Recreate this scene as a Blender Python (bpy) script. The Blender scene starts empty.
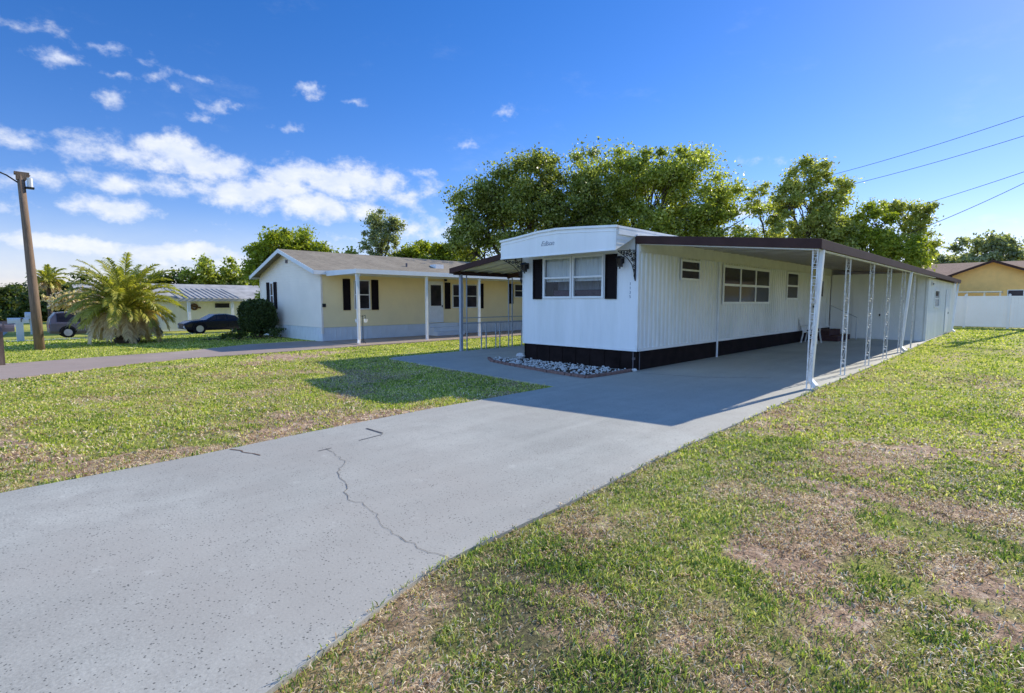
import bpy, math, random
import numpy as np
from mathutils import Vector, Matrix
random.seed(7); RNG = np.random.default_rng(11)
sc = bpy.context.scene
COL = sc.collection
R = math.radians
SUN = Vector((0.115, 1.0, 0.62)).normalized()      # towards the sun

# ------------------------------------------------------------------ materials
def newmat(name):
    m = bpy.data.materials.new(name); m.use_nodes = True
    nt = m.node_tree
    return m, nt, nt.nodes['Principled BSDF']
def N(nt, t, **kw):
    n = nt.nodes.new(t)
    for k, v in kw.items():
        if k in n.inputs: n.inputs[k].default_value = v
        else: setattr(n, k, v)
    return n
def coords(nt, scale=(1, 1, 1), kind='Object'):
    t = N(nt, 'ShaderNodeTexCoord'); mp = N(nt, 'ShaderNodeMapping')
    mp.inputs['Scale'].default_value = scale
    nt.links.new(t.outputs[kind], mp.inputs[0]); return mp.outputs[0]
def noise(nt, vec, scale, detail=4, rough=.6):
    n = N(nt, 'ShaderNodeTexNoise', Scale=scale, Detail=detail, Roughness=rough)
    nt.links.new(vec, n.inputs['Vector']); return n.outputs['Fac']
def ramp(nt, fac, stops):
    r = N(nt, 'ShaderNodeValToRGB'); e = r.color_ramp.elements
    while len(e) < len(stops): e.new(.5)
    for i, (p, c) in enumerate(stops):
        e[i].position = p; e[i].color = (*c, 1) if len(c) == 3 else c
    nt.links.new(fac, r.inputs[0]); return r.outputs[0]
def mixc(nt, fac, a, b, mode='MIX'):
    m = N(nt, 'ShaderNodeMix', data_type='RGBA', blend_type=mode)
    for s, v in ((0, fac), (6, a), (7, b)):
        if hasattr(v, 'links') or isinstance(v, bpy.types.NodeSocket): nt.links.new(v, m.inputs[s])
        elif s == 0: m.inputs[0].default_value = v
        else: m.inputs[s].default_value = (*v, 1)
    return m.outputs[2]
def bump(nt, bs, h, strength=.3, dist=.01):
    b = N(nt, 'ShaderNodeBump', Strength=strength, Distance=dist)
    nt.links.new(h, b.inputs['Height']); nt.links.new(b.outputs[0], bs.inputs['Normal'])
def plain(name, c, rough=.5, var=.12, scale=3., bmp=.0, metal=0., dirt=None, stretch=(1, 1, 1)):
    """paint, metal or plastic with mild uneven wear"""
    m, nt, bs = newmat(name)
    v = coords(nt, stretch)
    f = noise(nt, v, scale, 5)
    lo = tuple(max(0, x * (1 - var)) for x in c); hi = tuple(min(1, x * (1 + var * .6)) for x in c)
    col = ramp(nt, f, [(.3, lo), (.7, hi)])
    if dirt:
        f2 = noise(nt, v, scale * .37, 6, .7)
        msk = ramp(nt, f2, [(.45, (0, 0, 0)), (.72, (.75, .75, .75))])
        col = mixc(nt, msk, col, dirt)
    nt.links.new(col, bs.inputs['Base Color'])
    bs.inputs['Roughness'].default_value = rough; bs.inputs['Metallic'].default_value = metal
    bs.inputs['Specular IOR Level'].default_value = .12 if rough > .58 else .45
    if bmp: bump(nt, bs, noise(nt, v, scale * 12, 3), bmp, .005)
    return m
M = {}
M['siding'] = plain('white_siding', (.84, .83, .79), .42, .07, 1.3, dirt=(.58, .60, .54), stretch=(1, 1, .35))
M['front'] = plain('front_panel', (.86, .86, .84), .4, .05, 1.6, dirt=(.62, .64, .60), stretch=(1, 1, .14))
M['trim'] = plain('white_trim', (.82, .82, .80), .4, .08, 4)
M['cream_trim'] = plain('cream_trim', (.66, .64, .55), .5, .1, 4)
M['skirt'] = plain('dark_skirting', (.020, .013, .012), .9, .5, 2.5)
M['brown'] = plain('brown_fascia', (.062, .032, .028), .65, .2, 3)
M['pan'] = plain('roof_pan', (.74, .73, .69), .45, .1, 2, dirt=(.5, .48, .42))
M['seam'] = plain('weathered_seam', (.26, .21, .19), .6, .3, 3)
M['shutter'] = plain('dark_shutter', (.012, .008, .010), .65, .2, 8)
M['iron'] = plain('black_iron', (.015, .014, .015), .4, .2, 10)
M['postwhite'] = plain('white_post_paint', (.72, .72, .70), .45, .2, 14, dirt=(.25, .17, .12))
M['greypaint'] = plain('grey_post_paint', (.33, .36, .42), .45, .15, 8)
M['dark_in'] = plain('dark_interior', (.03, .028, .03), .8, .2, 4)
M['curtain'] = plain('curtain', (.88, .90, .92), .8, .1, 9, stretch=(6, 6, .3))
M['purple'] = plain('interior_cloth', (.10, .06, .09), .8, .3, 8)
M['stone'] = plain('white_stone', (.56, .56, .54), .7, .25, 12)
M['brick'] = plain('edging_brick', (.24, .145, .12), .8, .35, 14, .3)
M['yellow'] = plain('yellow_siding', (.97, .79, .44), .55, .06, 1.2)
M['creamsiding'] = plain('cream_siding', (.93, .82, .68), .55, .06, 1.2)
M['skirtwhite'] = plain('pale_skirting', (.72, .74, .74), .5, .06, 3)
M['vinyl'] = plain('vinyl_fence', (.78, .79, .80), .35, .04, 2)
def vinylmat():
    m, nt, bs = newmat('translucent_vinyl'); v = coords(nt); nt.links.new(ramp(nt, noise(nt, v, 2., 4), [(.3, (.86, .85, .80)), (.7, (.90, .89, .85))]), bs.inputs['Base Color']); bs.inputs['Roughness'].default_value = .4
    tl = N(nt, 'ShaderNodeBsdfTranslucent'); tl.inputs[0].default_value = (.9, .86, .76, 1); mx = N(nt, 'ShaderNodeMixShader'); mx.inputs[0].default_value = .22
    nt.links.new(bs.outputs[0], mx.inputs[1]); nt.links.new(tl.outputs[0], mx.inputs[2]); nt.links.new(mx.outputs[0], nt.nodes['Material Output'].inputs[0]); return m
M['vinyl'] = vinylmat()
M['ochre'] = plain('ochre_stucco', (.95, .58, .20), .7, .08, 3, .2)
M['bark'] = plain('bark', (.13, .095, .07), .9, .45, 9, .8, stretch=(1, 1, .25))
M['polewood'] = plain('weathered_pole', (.24, .17, .12), .85, .35, 7, .5, stretch=(4, 4, .3))
M['gunmetal'] = plain('galvanised', (.45, .46, .47), .4, .15, 6, metal=.6)
M['tyre'] = plain('tyre', (.015, .015, .016), .8, .2, 9)
M['rim'] = plain('alloy_rim', (.6, .6, .62), .3, .1, 9, metal=.8)
M['blackpaint'] = plain('black_car_paint', (.012, .010, .014), .18, .1, 2)
M['suvpaint'] = plain('grey_car_paint', (.11, .10, .12), .22, .1, 2)
M['lampred'] = plain('tail_lamp', (.35, .02, .02), .2, .1, 5)
M['lampclear'] = plain('head_lamp', (.75, .75, .72), .15, .1, 5)
M['redstep'] = plain('brick_red_step', (.085, .045, .045), .8, .25, 5, .3)
M['plastic'] = plain('white_plastic', (.74, .73, .69), .4, .05, 5)
M['mulch'] = plain('mulch', (.075, .050, .035), .95, .5, 14, 1.)
M['whitebox'] = plain('white_box', (.78, .78, .76), .4, .08, 5)
M['greybox'] = plain('grey_box', (.13, .11, .12), .5, .2, 5)
M['wire'] = plain('cable', (.03, .03, .035), .6, .1, 5)
M['wreath'] = plain('dry_wreath', (.12, .07, .05), .9, .3, 9)
M['metalroof'] = plain('pale_metal_roof', (.43, .42, .40), .6, .3, 1.2)

def glassmat():
    m, nt, bs = newmat('window_glass')
    fr = N(nt, 'ShaderNodeLayerWeight', Blend=.25)
    tr = N(nt, 'ShaderNodeBsdfTransparent'); tr.inputs[0].default_value = (.82, .86, .86, 1)
    gl = N(nt, 'ShaderNodeBsdfGlossy', Roughness=.03)
    mx = N(nt, 'ShaderNodeMixShader')
    fr = N(nt, 'ShaderNodeFresnel', IOR=1.45); nt.links.new(fr.outputs[0], mx.inputs[0])
    nt.links.new(tr.outputs[0], mx.inputs[1]); nt.links.new(gl.outputs[0], mx.inputs[2])
    nt.links.new(mx.outputs[0], nt.nodes['Material Output'].inputs[0]); return m
M['glass'] = glassmat()
def darkglass():
    m, nt, bs = newmat('dark_glass')
    v = coords(nt, (1, 1, 1)); f = noise(nt, v, 1.5, 3)
    nt.links.new(ramp(nt, f, [(.35, (.012, .012, .016)), (.7, (.05, .04, .045))]), bs.inputs['Base Color'])
    bs.inputs['Roughness'].default_value = .10; bs.inputs['Specular IOR Level'].default_value = .22; return m
M['darkglass'] = darkglass()

def concrete(name, c, tint, pits=True, speck=1.):
    m, nt, bs = newmat(name)
    v = coords(nt)
    big = noise(nt, v, .45, 6, .65); mid = noise(nt, v, 2.6, 6, .7); fine = noise(nt, v, 60, 3, .7)
    lo = tuple(x * .72 for x in c); hi = tuple(min(1, x * 1.15) for x in c)
    col = ramp(nt, big, [(.3, lo), (.7, hi)])
    col = mixc(nt, ramp(nt, mid, [(.45, (0, 0, 0)), (.68, (.8, .8, .8))]), col, tint)
    col = mixc(nt, .6, col, ramp(nt, fine, [(.3, (.28, .28, .28)), (.75, (.75, .75, .75))]), 'OVERLAY')
    # faint traffic streaks along the drive
    vs = coords(nt, (2.2, .18, 1)); st = noise(nt, vs, 1.6, 4, .6)
    col = mixc(nt, ramp(nt, st, [(.45, (0, 0, 0)), (.8, (.42, .42, .42))]), col, tuple(x * 1.3 for x in c))
    wr = noise(nt, v, .28, 5, .6); col = mixc(nt, ramp(nt, wr, [(.42, (0, 0, 0)), (.62, (.65, .65, .65))]), col, tuple(x * k for x, k in zip(c, (.96, .90, .88))))
    vl = noise(nt, v, 3.7, 6, .75); col = mixc(nt, ramp(nt, vl, [(.60, (0, 0, 0)), (.70, (.45, .45, .45))]), col, tuple(x * 1.35 for x in c))
    h = mid
    if pits:
        vo = N(nt, 'ShaderNodeTexVoronoi', Scale=40., Randomness=1.); nt.links.new(v, vo.inputs['Vector'])
        gate = noise(nt, v, 7., 3)
        a = N(nt, 'ShaderNodeMath', operation='MULTIPLY'); a.inputs[1].default_value = .40
        nt.links.new(gate, a.inputs[0])
        b = N(nt, 'ShaderNodeMath', operation='LESS_THAN'); nt.links.new(vo.outputs['Distance'], b.inputs[0])
        wp = N(nt, 'ShaderNodeMath', operation='SUBTRACT'); nt.links.new(a.outputs[0], wp.inputs[0]); wp.inputs[1].default_value = -.03 + .05
        nt.links.new(wp.outputs[0], b.inputs[1])
        mk = N(nt, 'ShaderNodeMath', operation='MULTIPLY'); mk.inputs[1].default_value = .7 * speck; nt.links.new(b.outputs[0], mk.inputs[0])
        col = mixc(nt, mk.outputs[0], col, tuple(x * .28 for x in c))
    nt.links.new(col, bs.inputs['Base Color']); bs.inputs['Roughness'].default_value = .72
    bump(nt, bs, fine, .25, .004); return m
M['drive'] = concrete('painted_concrete', (.415, .41, .355), (.345, .335, .29), True, 1.25)
M['ndrive'] = concrete('old_concrete', (.38, .30, .245), (.30, .24, .19), False)
M['pale_drive'] = concrete('pale_concrete', (.34, .36, .31), (.28, .30, .25), False)
M['asphalt'] = concrete('asphalt', (.16, .14, .135), (.12, .11, .11), False)
M['crack'] = plain('crack_fill', (.17, .16, .15), .9, .5, 20)
M['patch'] = plain('patch_repair', (.10, .10, .105), .9, .4, 20)
M['rust'] = plain('rusty_edge', (.20, .14, .10), .9, .4, 20)

def shingles(name, c):
    m, nt, bs = newmat(name)
    v = coords(nt); br = N(nt, 'ShaderNodeTexBrick', Scale=3.2); br.inputs['Mortar Size'].default_value = .012
    br.inputs['Color1'].default_value = (*c, 1); br.inputs['Color2'].default_value = (*[x * .72 for x in c], 1)
    br.inputs['Mortar'].default_value = (*[x * .45 for x in c], 1)
    t = N(nt, 'ShaderNodeTexCoord'); sw = N(nt, 'ShaderNodeMapping'); sw.inputs['Rotation'].default_value = (0, 0, R(90))
    nt.links.new(t.outputs['Object'], sw.inputs[0]); nt.links.new(sw.outputs[0], br.inputs['Vector'])
    f = noise(nt, v, 1.1, 6, .7)
    col = mixc(nt, ramp(nt, f, [(.4, (0, 0, 0)), (.75, (.5, .5, .5))]), br.outputs['Color'], tuple(x * 1.35 for x in c))
    nt.links.new(col, bs.inputs['Base Color']); bs.inputs['Roughness'].default_value = .9; bs.inputs['Specular IOR Level'].default_value = .1
    bump(nt, bs, noise(nt, v, 30, 2), .5, .01); return m
M['shingle'] = shingles('grey_shingles', (.31, .27, .21)); M['shingle_brown'] = shingles('brown_shingles', (.33, .21, .15))

def leafmat(name, cols, trans=.35, rough=.5, scat=.55, spec=.3, nsc=.55):
    """leaf colour varies leaf by leaf and clump by clump"""
    m, nt, bs = newmat(name)
    g = N(nt, 'ShaderNodeNewGeometry'); v = coords(nt)
    f = noise(nt, v, nsc, 3)
    ad = N(nt, 'ShaderNodeMath', operation='MULTIPLY_ADD'); ad.inputs[1].default_value = scat
    nt.links.new(g.outputs['Random Per Island'], ad.inputs[0])
    sb = N(nt, 'ShaderNodeMath', operation='SUBTRACT'); sb.inputs[1].default_value = .5-(1-scat)*.5+scat*.0
    nt.links.new(f, sb.inputs[0]); nt.links.new(sb.outputs[0], ad.inputs[2])
    k = len(cols); col = ramp(nt, ad.outputs[0], [(i / (k - 1) * .9 + .05, c) for i, c in enumerate(cols)])
    nt.links.new(col, bs.inputs['Base Color']); bs.inputs['Roughness'].default_value = rough
    bs.inputs['Specular IOR Level'].default_value = spec
    tl = N(nt, 'ShaderNodeBsdfTranslucent')
    c2 = mixc(nt, 1., col, (1.35, 1.5, .55), 'MULTIPLY'); nt.links.new(c2, tl.inputs[0])
    mx = N(nt, 'ShaderNodeMixShader'); mx.inputs[0].default_value = trans
    nt.links.new(bs.outputs[0], mx.inputs[1]); nt.links.new(tl.outputs[0], mx.inputs[2])
    nt.links.new(mx.outputs[0], nt.nodes['Material Output'].inputs[0]); return m
M['oak'] = leafmat('oak_leaf', [(.10, .12, .022), (.25, .28, .045), (.45, .46, .09), (.66, .64, .24)], .55, .38, .75, .5)
M['oakdark'] = leafmat('dark_oak_leaf', [(.06, .075, .018), (.18, .205, .04), (.36, .37, .08), (.60, .59, .26)], .5, .38, .75, .5)
M['bright'] = leafmat('bright_leaf', [(.12, .15, .02), (.24, .28, .03), (.36, .38, .05), (.46, .46, .10)], .5)
M['olive'] = leafmat('olive_leaf', [(.13, .14, .045), (.28, .30, .07), (.45, .45, .12), (.66, .60, .28)], .55, .4, .7, .5)
M['greyleaf'] = leafmat('grey_green_leaf', [(.12, .13, .07), (.25, .27, .14), (.42, .42, .24), (.62, .60, .42)], .5, .4, .7, .5)
M['darkleaf'] = leafmat('dark_leaf', [(.03, .045, .015), (.06, .085, .02), (.11, .14, .03), (.17, .19, .05)], .4)
M['hedge'] = leafmat('hedge_leaf', [(.025, .04, .012), (.05, .07, .018), (.08, .115, .03), (.13, .16, .05)], .25)
M['palm'] = leafmat('palm_leaf', [(.15, .17, .035), (.30, .31, .06), (.50, .46, .10), (.72, .60, .22)], .4, .35)
M['deadpalm'] = leafmat('dead_palm_leaf', [(.42, .29, .19), (.64, .48, .34), (.80, .64, .48), (.88, .76, .62)], .4, .6)
M['grass'] = leafmat('grass_blade', [(.08, .13, .03), (.21, .29, .045), (.44, .50, .065), (.66, .63, .17), (.90, .76, .48)], .38, .45, .85, .3, .8)
M['coarse'] = leafmat('coarse_grass_blade', [(.045, .09, .028), (.13, .205, .045), (.28, .37, .07), (.50, .53, .13), (.80, .69, .38)], .33, .45, .85, .3, .9)
M['straw'] = leafmat('straw_blade', [(.26, .15, .085), (.50, .33, .19), (.74, .56, .36), (.92, .80, .60)], .2, .6, .9)

def groundmat():
    m, nt, bs = newmat('lawn_ground')
    v = coords(nt)
    at = N(nt, 'ShaderNodeAttribute', attribute_name='bare')
    n1 = noise(nt, v, .35, 6, .65); n2 = noise(nt, v, 9, 5, .7); n3 = noise(nt, v, 55, 5, .85); n4 = noise(nt, v, 1.7, 5, .7)
    gr = ramp(nt, n1, [(.3, (.19, .21, .022)), (.5, (.34, .36, .035)), (.72, (.46, .42, .09))])
    gr = mixc(nt, ramp(nt, n4, [(.5, (0, 0, 0)), (.75, (.6, .6, .6))]), gr, (.42, .31, .17))
    gr = mixc(nt, .8, gr, ramp(nt, n3, [(.38, (.05, .05, .05)), (.62, (.95, .95, .95))]), 'OVERLAY')
    gr = mixc(nt, .35, gr, ramp(nt, n2, [(.25, (.2, .2, .2)), (.8, (.8, .8, .8))]), 'OVERLAY')
    di = ramp(nt, n2, [(.3, (.17, .095, .055)), (.5, (.42, .27, .165)), (.72, (.80, .61, .42))])
    di = mixc(nt, .7, di, ramp(nt, n3, [(.38, (.05, .05, .05)), (.60, (.92, .92, .92))]), 'OVERLAY')
    cd = N(nt, 'ShaderNodeAttribute', attribute_name='thatch')
    gr = mixc(nt, cd.outputs['Fac'], gr, mixc(nt, .8, (.13, .115, .05), ramp(nt, n3, [(.38, (.05, .05, .05)), (.62, (.9, .9, .9))]), 'OVERLAY'))  # dark colour painted in for shaded gaps between the near blades
    fac = ramp(nt, at.outputs['Fac'], [(.12, (0, 0, 0)), (.55, (1, 1, 1))])
    nt.links.new(mixc(nt, fac, gr, di), bs.inputs['Base Color']); bs.inputs['Roughness'].default_value = .95
    bump(nt, bs, n3, .8, .02); return m
M['ground'] = groundmat()

# ------------------------------------------------------------------ mesh builder
class MB:
    def __init__(s): s.v = []; s.f = []
    def add(s, vs, fs):
        b = len(s.v); s.v += [tuple(p) for p in vs]; s.f += [tuple(i + b for i in f) for f in fs]; return s
    def box(s, x0, x1, y0, y1, z0, z1):
        if x0 > x1: x0, x1 = x1, x0
        if y0 > y1: y0, y1 = y1, y0
        if z0 > z1: z0, z1 = z1, z0
        return s.add([(x0,y0,z0),(x1,y0,z0),(x1,y1,z0),(x0,y1,z0),(x0,y0,z1),(x1,y0,z1),(x1,y1,z1),(x0,y1,z1)],
              [(0,3,2,1),(4,5,6,7),(0,1,5,4),(1,2,6,5),(2,3,7,6),(3,0,4,7)])
    def prism(s, poly, d):
        """extrude a 3D polygon along vector d"""
        n = len(poly); d = Vector(d); p = [Vector(q) for q in poly]
        return s.add(p + [q + d for q in p], [tuple(range(n))[::-1], tuple(range(n, 2*n))] + [(i, (i+1) % n, n+(i+1) % n, n+i) for i in range(n)])
    def tube(s, path, r, seg=8, cap=True):
        P = [Vector(p) for p in path]; n = len(P)
        rs = r if isinstance(r, (list, tuple)) else [r] * n
        b = len(s.v); ref = None
        for i in range(n):
            t = (P[min(i+1, n-1)] - P[max(i-1, 0)]).normalized()
            if ref is None: ref = Vector((0, 0, 1)) if abs(t.z) < .9 else Vector((1, 0, 0))
            a = t.cross(ref); 
            if a.length < 1e-4: a = t.cross(Vector((0, 1, 0)))
            a.normalize(); c = a.cross(t).normalized(); ref = c
            for k in range(seg):
                w = 2*math.pi*k/seg; s.v.append(tuple(P[i] + (a*math.cos(w) + c*math.sin(w))*rs[i]))
        for i in range(n-1):
            for k in range(seg):
                s.f.append((b+i*seg+k, b+i*seg+(k+1) % seg, b+(i+1)*seg+(k+1) % seg, b+(i+1)*seg+k))
        if cap:
            s.f.append(tuple(b+k for k in range(seg))[::-1]); s.f.append(tuple(b+(n-1)*seg+k for k in range(seg)))
        return s
    def bar(s, a, b, w, h=None):
        """rectangular bar from a to b"""
        h = h or w; a = Vector(a); b = Vector(b); t = (b-a).normalized()
        u = t.cross(Vector((0, 0, 1))) if abs(t.z) < .95 else Vector((1, 0, 0)); u.normalize(); c = u.cross(t).normalized()
        u = u*w/2; c = c*h/2
        return s.add([a-u-c, a+u-c, a+u+c, a-u+c, b-u-c, b+u-c, b+u+c, b-u+c],
              [(0,3,2,1),(4,5,6,7),(0,1,5,4),(1,2,6,5),(2,3,7,6),(3,0,4,7)])
    def ring(s, c, r, t, u, w, seg=12, a0=0, a1=2*math.pi):
        c = Vector(c); u = Vector(u); w = Vector(w)
        return s.tube([c + (u*math.cos(a0+(a1-a0)*i/seg) + w*math.sin(a0+(a1-a0)*i/seg))*r for i in range(seg+1)], t, 5)
ORG = {}
def root_org(o):
    while o is not None:
        if o.name in ORG: return ORG[o.name]
        o = o.parent
    return Vector((0, 0, 0))
def link(name, me, mat, parent=None, **props):
    o = bpy.data.objects.new(name, me); COL.objects.link(o)
    if mat: me.materials.append(mat)
    if parent: o.parent = parent
    for k, v in props.items(): o[k] = v
    return o
def build(name, mb, mat, parent=None, world=True, smooth=False, bevel=0, **props):
    if parent is not None and world:
        g = root_org(parent); vs = [(x-g.x, y-g.y, z-g.z) for x, y, z in mb.v]
    else: vs = mb.v
    me = bpy.data.meshes.new(name); me.from_pydata(vs, [], mb.f); me.update()
    if smooth:
        me.polygons.foreach_set('use_smooth', [True]*len(me.polygons))
    o = link(name, me, mat, parent, **props)
    if bevel:
        b = o.modifiers.new('bevel', 'BEVEL'); b.width = bevel; b.segments = 2; b.limit_method = 'ANGLE'
    return o
def thing(name, label, cat, loc, group=None, rz=0):
    o = bpy.data.objects.new(name, None); COL.objects.link(o); o.location = loc; o.rotation_euler = (0, 0, rz)
    o.empty_display_size = .2
    o['label'] = label; o['category'] = cat
    if group: o['group'] = group
    ORG[o.name] = Vector(loc); return o
def npmesh(name, V, F, mat, parent=None, attr=None, **props):
    """V (n,3), F (m,k) numpy"""
    me = bpy.data.meshes.new(name); n, (m, k) = len(V), F.shape
    me.vertices.add(n); me.vertices.foreach_set('co', V.astype(np.float32).ravel())
    me.loops.add(m*k); me.loops.foreach_set('vertex_index', F.astype(np.int32).ravel())
    me.polygons.add(m); me.polygons.foreach_set('loop_start', np.arange(0, m*k, k, dtype=np.int32))
    me.update(calc_edges=True); me.validate()
    if attr is not None:
        a = me.attributes.new('bare', 'FLOAT', 'POINT'); a.data.foreach_set('value', attr.astype(np.float32).ravel())
    return link(name, me, mat, parent, **props)
def copy_tree(o, parent=None, **props):
    c = o.copy(); COL.objects.link(c)
    if parent: c.parent = parent
    for k, v in props.items(): c[k] = v
    for ch in list(o.children): copy_tree(ch, c)
    return c

# ------------------------------------------------------------------ terrain
def gz(x):
    """ground height: level lots, a gentle fall to the west"""
    x = np.asarray(x, float)
    return np.interp(-x, [0, 27, 49, 4000], [0, 0, -.9, -.9])
LAWN = -.028
def vnoise(x, y, s, seed):
    r = np.random.default_rng(seed).random((256, 256)); x = np.asarray(x)*s+500; y = np.asarray(y)*s+500
    xi = np.floor(x).astype(int); yi = np.floor(y).astype(int); fx = x-xi; fy = y-yi
    fx = fx*fx*(3-2*fx); fy = fy*fy*(3-2*fy)
    g = lambda a, b: r[a % 256, b % 256]
    return (g(xi, yi)*(1-fx)+g(xi+1, yi)*fx)*(1-fy)+(g(xi, yi+1)*(1-fx)+g(xi+1, yi+1)*fx)*fy
def fbm(x, y, s, seed, o=4):
    t = 0; a = .5; n = 0
    for i in range(o): t = t+a*vnoise(x, y, s*2**i, seed+i); n += a; a *= .55
    return t/n
DRIVE = [(-6.25, -1.0), (-6.25, .06), (-6.27, .74), (-6.30, 1.6), (-6.42, 2.88), (-6.5, 4.57), (-6.5, 7.79),
         (-6.5, 7.80), (-13.1, 8.28), (-13.35, 8.6), (-13.42, 26.2), (-10.26, 26.2), (-10.26, 40), (-6.58, 40), (-3.05, 38.3),
         (-3.0, 27.3), (-2.86, 20.7), (-2.80, 16), (-2.80, 10.9), (-2.78, 8.6), (-2.74, 6.62), (-2.72, 5.16), (-2.63, 3.6),
         (-2.60, 2.7), (-2.57, 2.05), (-2.46, 1.57), (-2.33, 1.17), (-2.20, .72), (-2.04, .2), (-1.8, -1.0)]
NDRIVE = [(-14.6, -1.0), (-15.46, .29), (-16.1, 1.6), (-16.9, 2.9), (-17.35, 4.2), (-17.4, 6.2), (-17.6, 9.1), (-17.7, 26), (-20.75, 26),
          (-20.82, 10), (-21.5, 9.3), (-21.3, 7.2), (-20.0, 4.9), (-19.7, 2.57), (-19.3, .6), (-20.1, -1.0)]
def inpoly(x, y, P):
    x = np.asarray(x); y = np.asarray(y); c = np.zeros(x.shape, bool); n = len(P)
    for i in range(n):
        x0, y0 = P[i]; x1, y1 = P[(i+1) % n]
        if y0 == y1: continue
        k = ((y0 > y) != (y1 > y)) & (x < (x1-x0)*(y-y0)/(y1-y0)+x0); c ^= k
    return c
def street_y(x):   # north edge of the street
    return np.interp(-np.asarray(x, float), [-400, 0, 25, 45, 75, 110, 160, 400], [-1.05, -1.05, -1.0, .3, 2.6, 5.0, 12, 60])
# bare soil patches (x, y, rx, ry, strength)
BARE = [(-1.02, 3.73, .42, .35, .95), (-.9, 4.25, .3, .35, .8), (-1.28, 4.72, .4, .35, .8), (-1.3, 4.2, .3, .3, .75), (-.71, 3.3, .35, .25, .8), (-.55, 3.0, .3, .3, .5),
        (-.12, 5.55, .75, .26, 1.), (-.75, 5.35, .55, .24, 1.), (.7, 5.6, .8, .22, .85), (-.94, 5.75, .4, .3, .6), (-1.52, 5.57, .3, .35, .5), (-1.0, 6.9, .4, .55, .65), (-1.4, 6.2, .3, .4, .5), (-1.76, 4.9, .25, .4, .45),
        (-.15, 4.35, .35, .28, .8), (.15, 4.15, .4, .22, .75), (-.1, 3.55, .3, .2, .6), (.3, 3.2, .4, .2, .55), (-1.41, 2.05, .2, .15, .55), (-1.76, 2.2, .25, .2, .5), (-.95, 2.5, .35, .2, .5), (-.5, 2.2, .3, .18, .45), (.0, 2.5, .3, .2, .5),
        (-2.16, 7.2, .3, .45, .45), (-1.9, 1.3, .2, .3, .5), (-2.2, 3.2, .25, .5, .4),
        (-6.7, 1.1, .30, .8, .7), (-6.7, 4.2, .22, .8, .6), (-8.6, .2, .5, .22, .9), (-6.75, 2.6, .3, .5, .6), (-7.2, .5, .5, .3, .5),
        (-15.9, 6.5, 1.0, 1.0, .85), (-14.9, 5.1, .6, .5, .55), (-15.6, 3.7, .6, .6, .4), (-6.8, 6.6, .2, .7, .4), (-16.3, 8.0, .5, 1.2, .6),
        (-8.6, 3.3, .9, .7, .25), (-10.5, 2.6, .9, .9, .25), (1.0, 24, 2.2, 2.5, .45), (2.5, 33, 2.5, 5, .5), (-1.6, 20, .5, 2.6, .35), (-.6, 14.5, .7, 1.3, .3)]
def bare(x, y):
    x = np.asarray(x, float); y = np.asarray(y, float)
    wx = x+(fbm(x, y, 2.6, 3, 5)-.5)*.9; wy = y+(fbm(x, y, 2.6, 13, 5)-.5)*.9
    b = np.zeros(x.shape)
    for cx, cy, rx, ry, s in BARE:
        b = np.maximum(b, s*np.clip(1.45-np.hypot((wx-cx)/rx, (wy-cy)/ry), 0, 1))
    f = fbm(x, y, .8, 23, 5)
    b = b*(0.45+1.1*fbm(x, y, 3.2, 43, 4))
    b = b+np.clip((f-.54)*3.0, 0, .45)*(np.hypot(x, y) < 14)
    # worn strip beside the kerb of the drive
    d = -6.35-x; b = b+np.where((d > 0) & (y < 7.6), .5*np.exp(-d/.13), 0)
    d = x+2.75; b = b+np.where((d > 0) & (y > 2) & (y < 27), .5*np.exp(-d/.12), 0)
    return np.clip(b, 0, 1)
def lin(a, b, st): return list(np.arange(a, b, st))
xs = np.array([-1500, -900, -500, -300, -200, -150, -120, -100, -85, -70, -60, -54, -49, -45, -40, -35, -31, -27, -24, -22] + lin(-20, -9, .25) + lin(-9, -6, .1) + lin(-6, -3, .5) + lin(-3, 4, .08) + lin(4, 8, .3) + [9, 11, 14, 18, 25, 35, 50, 80, 120, 200, 400, 800, 1500])
ys = np.array([-1500, -800, -400, -200, -100, -50, -25, -12, -8, -5, -3, -2] + lin(-1, 9, .09) + lin(9, 16, .25) + lin(16, 48, .5) + [48, 52, 58, 65, 75, 90, 110, 140, 180, 250, 400, 800, 1500])
X, Y = np.meshgrid(xs, ys, indexing='ij'); nx, ny = X.shape
V = np.stack([X.ravel(), Y.ravel(), (gz(X)+LAWN).ravel()], 1)
ii = (np.arange(nx-1)[:, None]*ny+np.arange(ny-1)[None, :]).ravel()
F = np.stack([ii, ii+ny, ii+ny+1, ii+1], 1)
go = npmesh('ground', V, F, M['ground'], attr=bare(X.ravel(), Y.ravel()), kind='structure')
xr_, yr_ = X.ravel(), Y.ravel(); gap_shade = np.clip((fbm(xr_, yr_, .5, 61, 4)-.30)*2.2, 0, 1)*np.clip(1.5-np.hypot((xr_+.5)/7., (yr_-2.)/7.), 0, 1)
a_ = go.data.attributes.new('thatch', 'FLOAT', 'POINT'); a_.data.foreach_set('value', gap_shade.astype(np.float32))  # mask of the painted gap shade under the near grass

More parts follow.
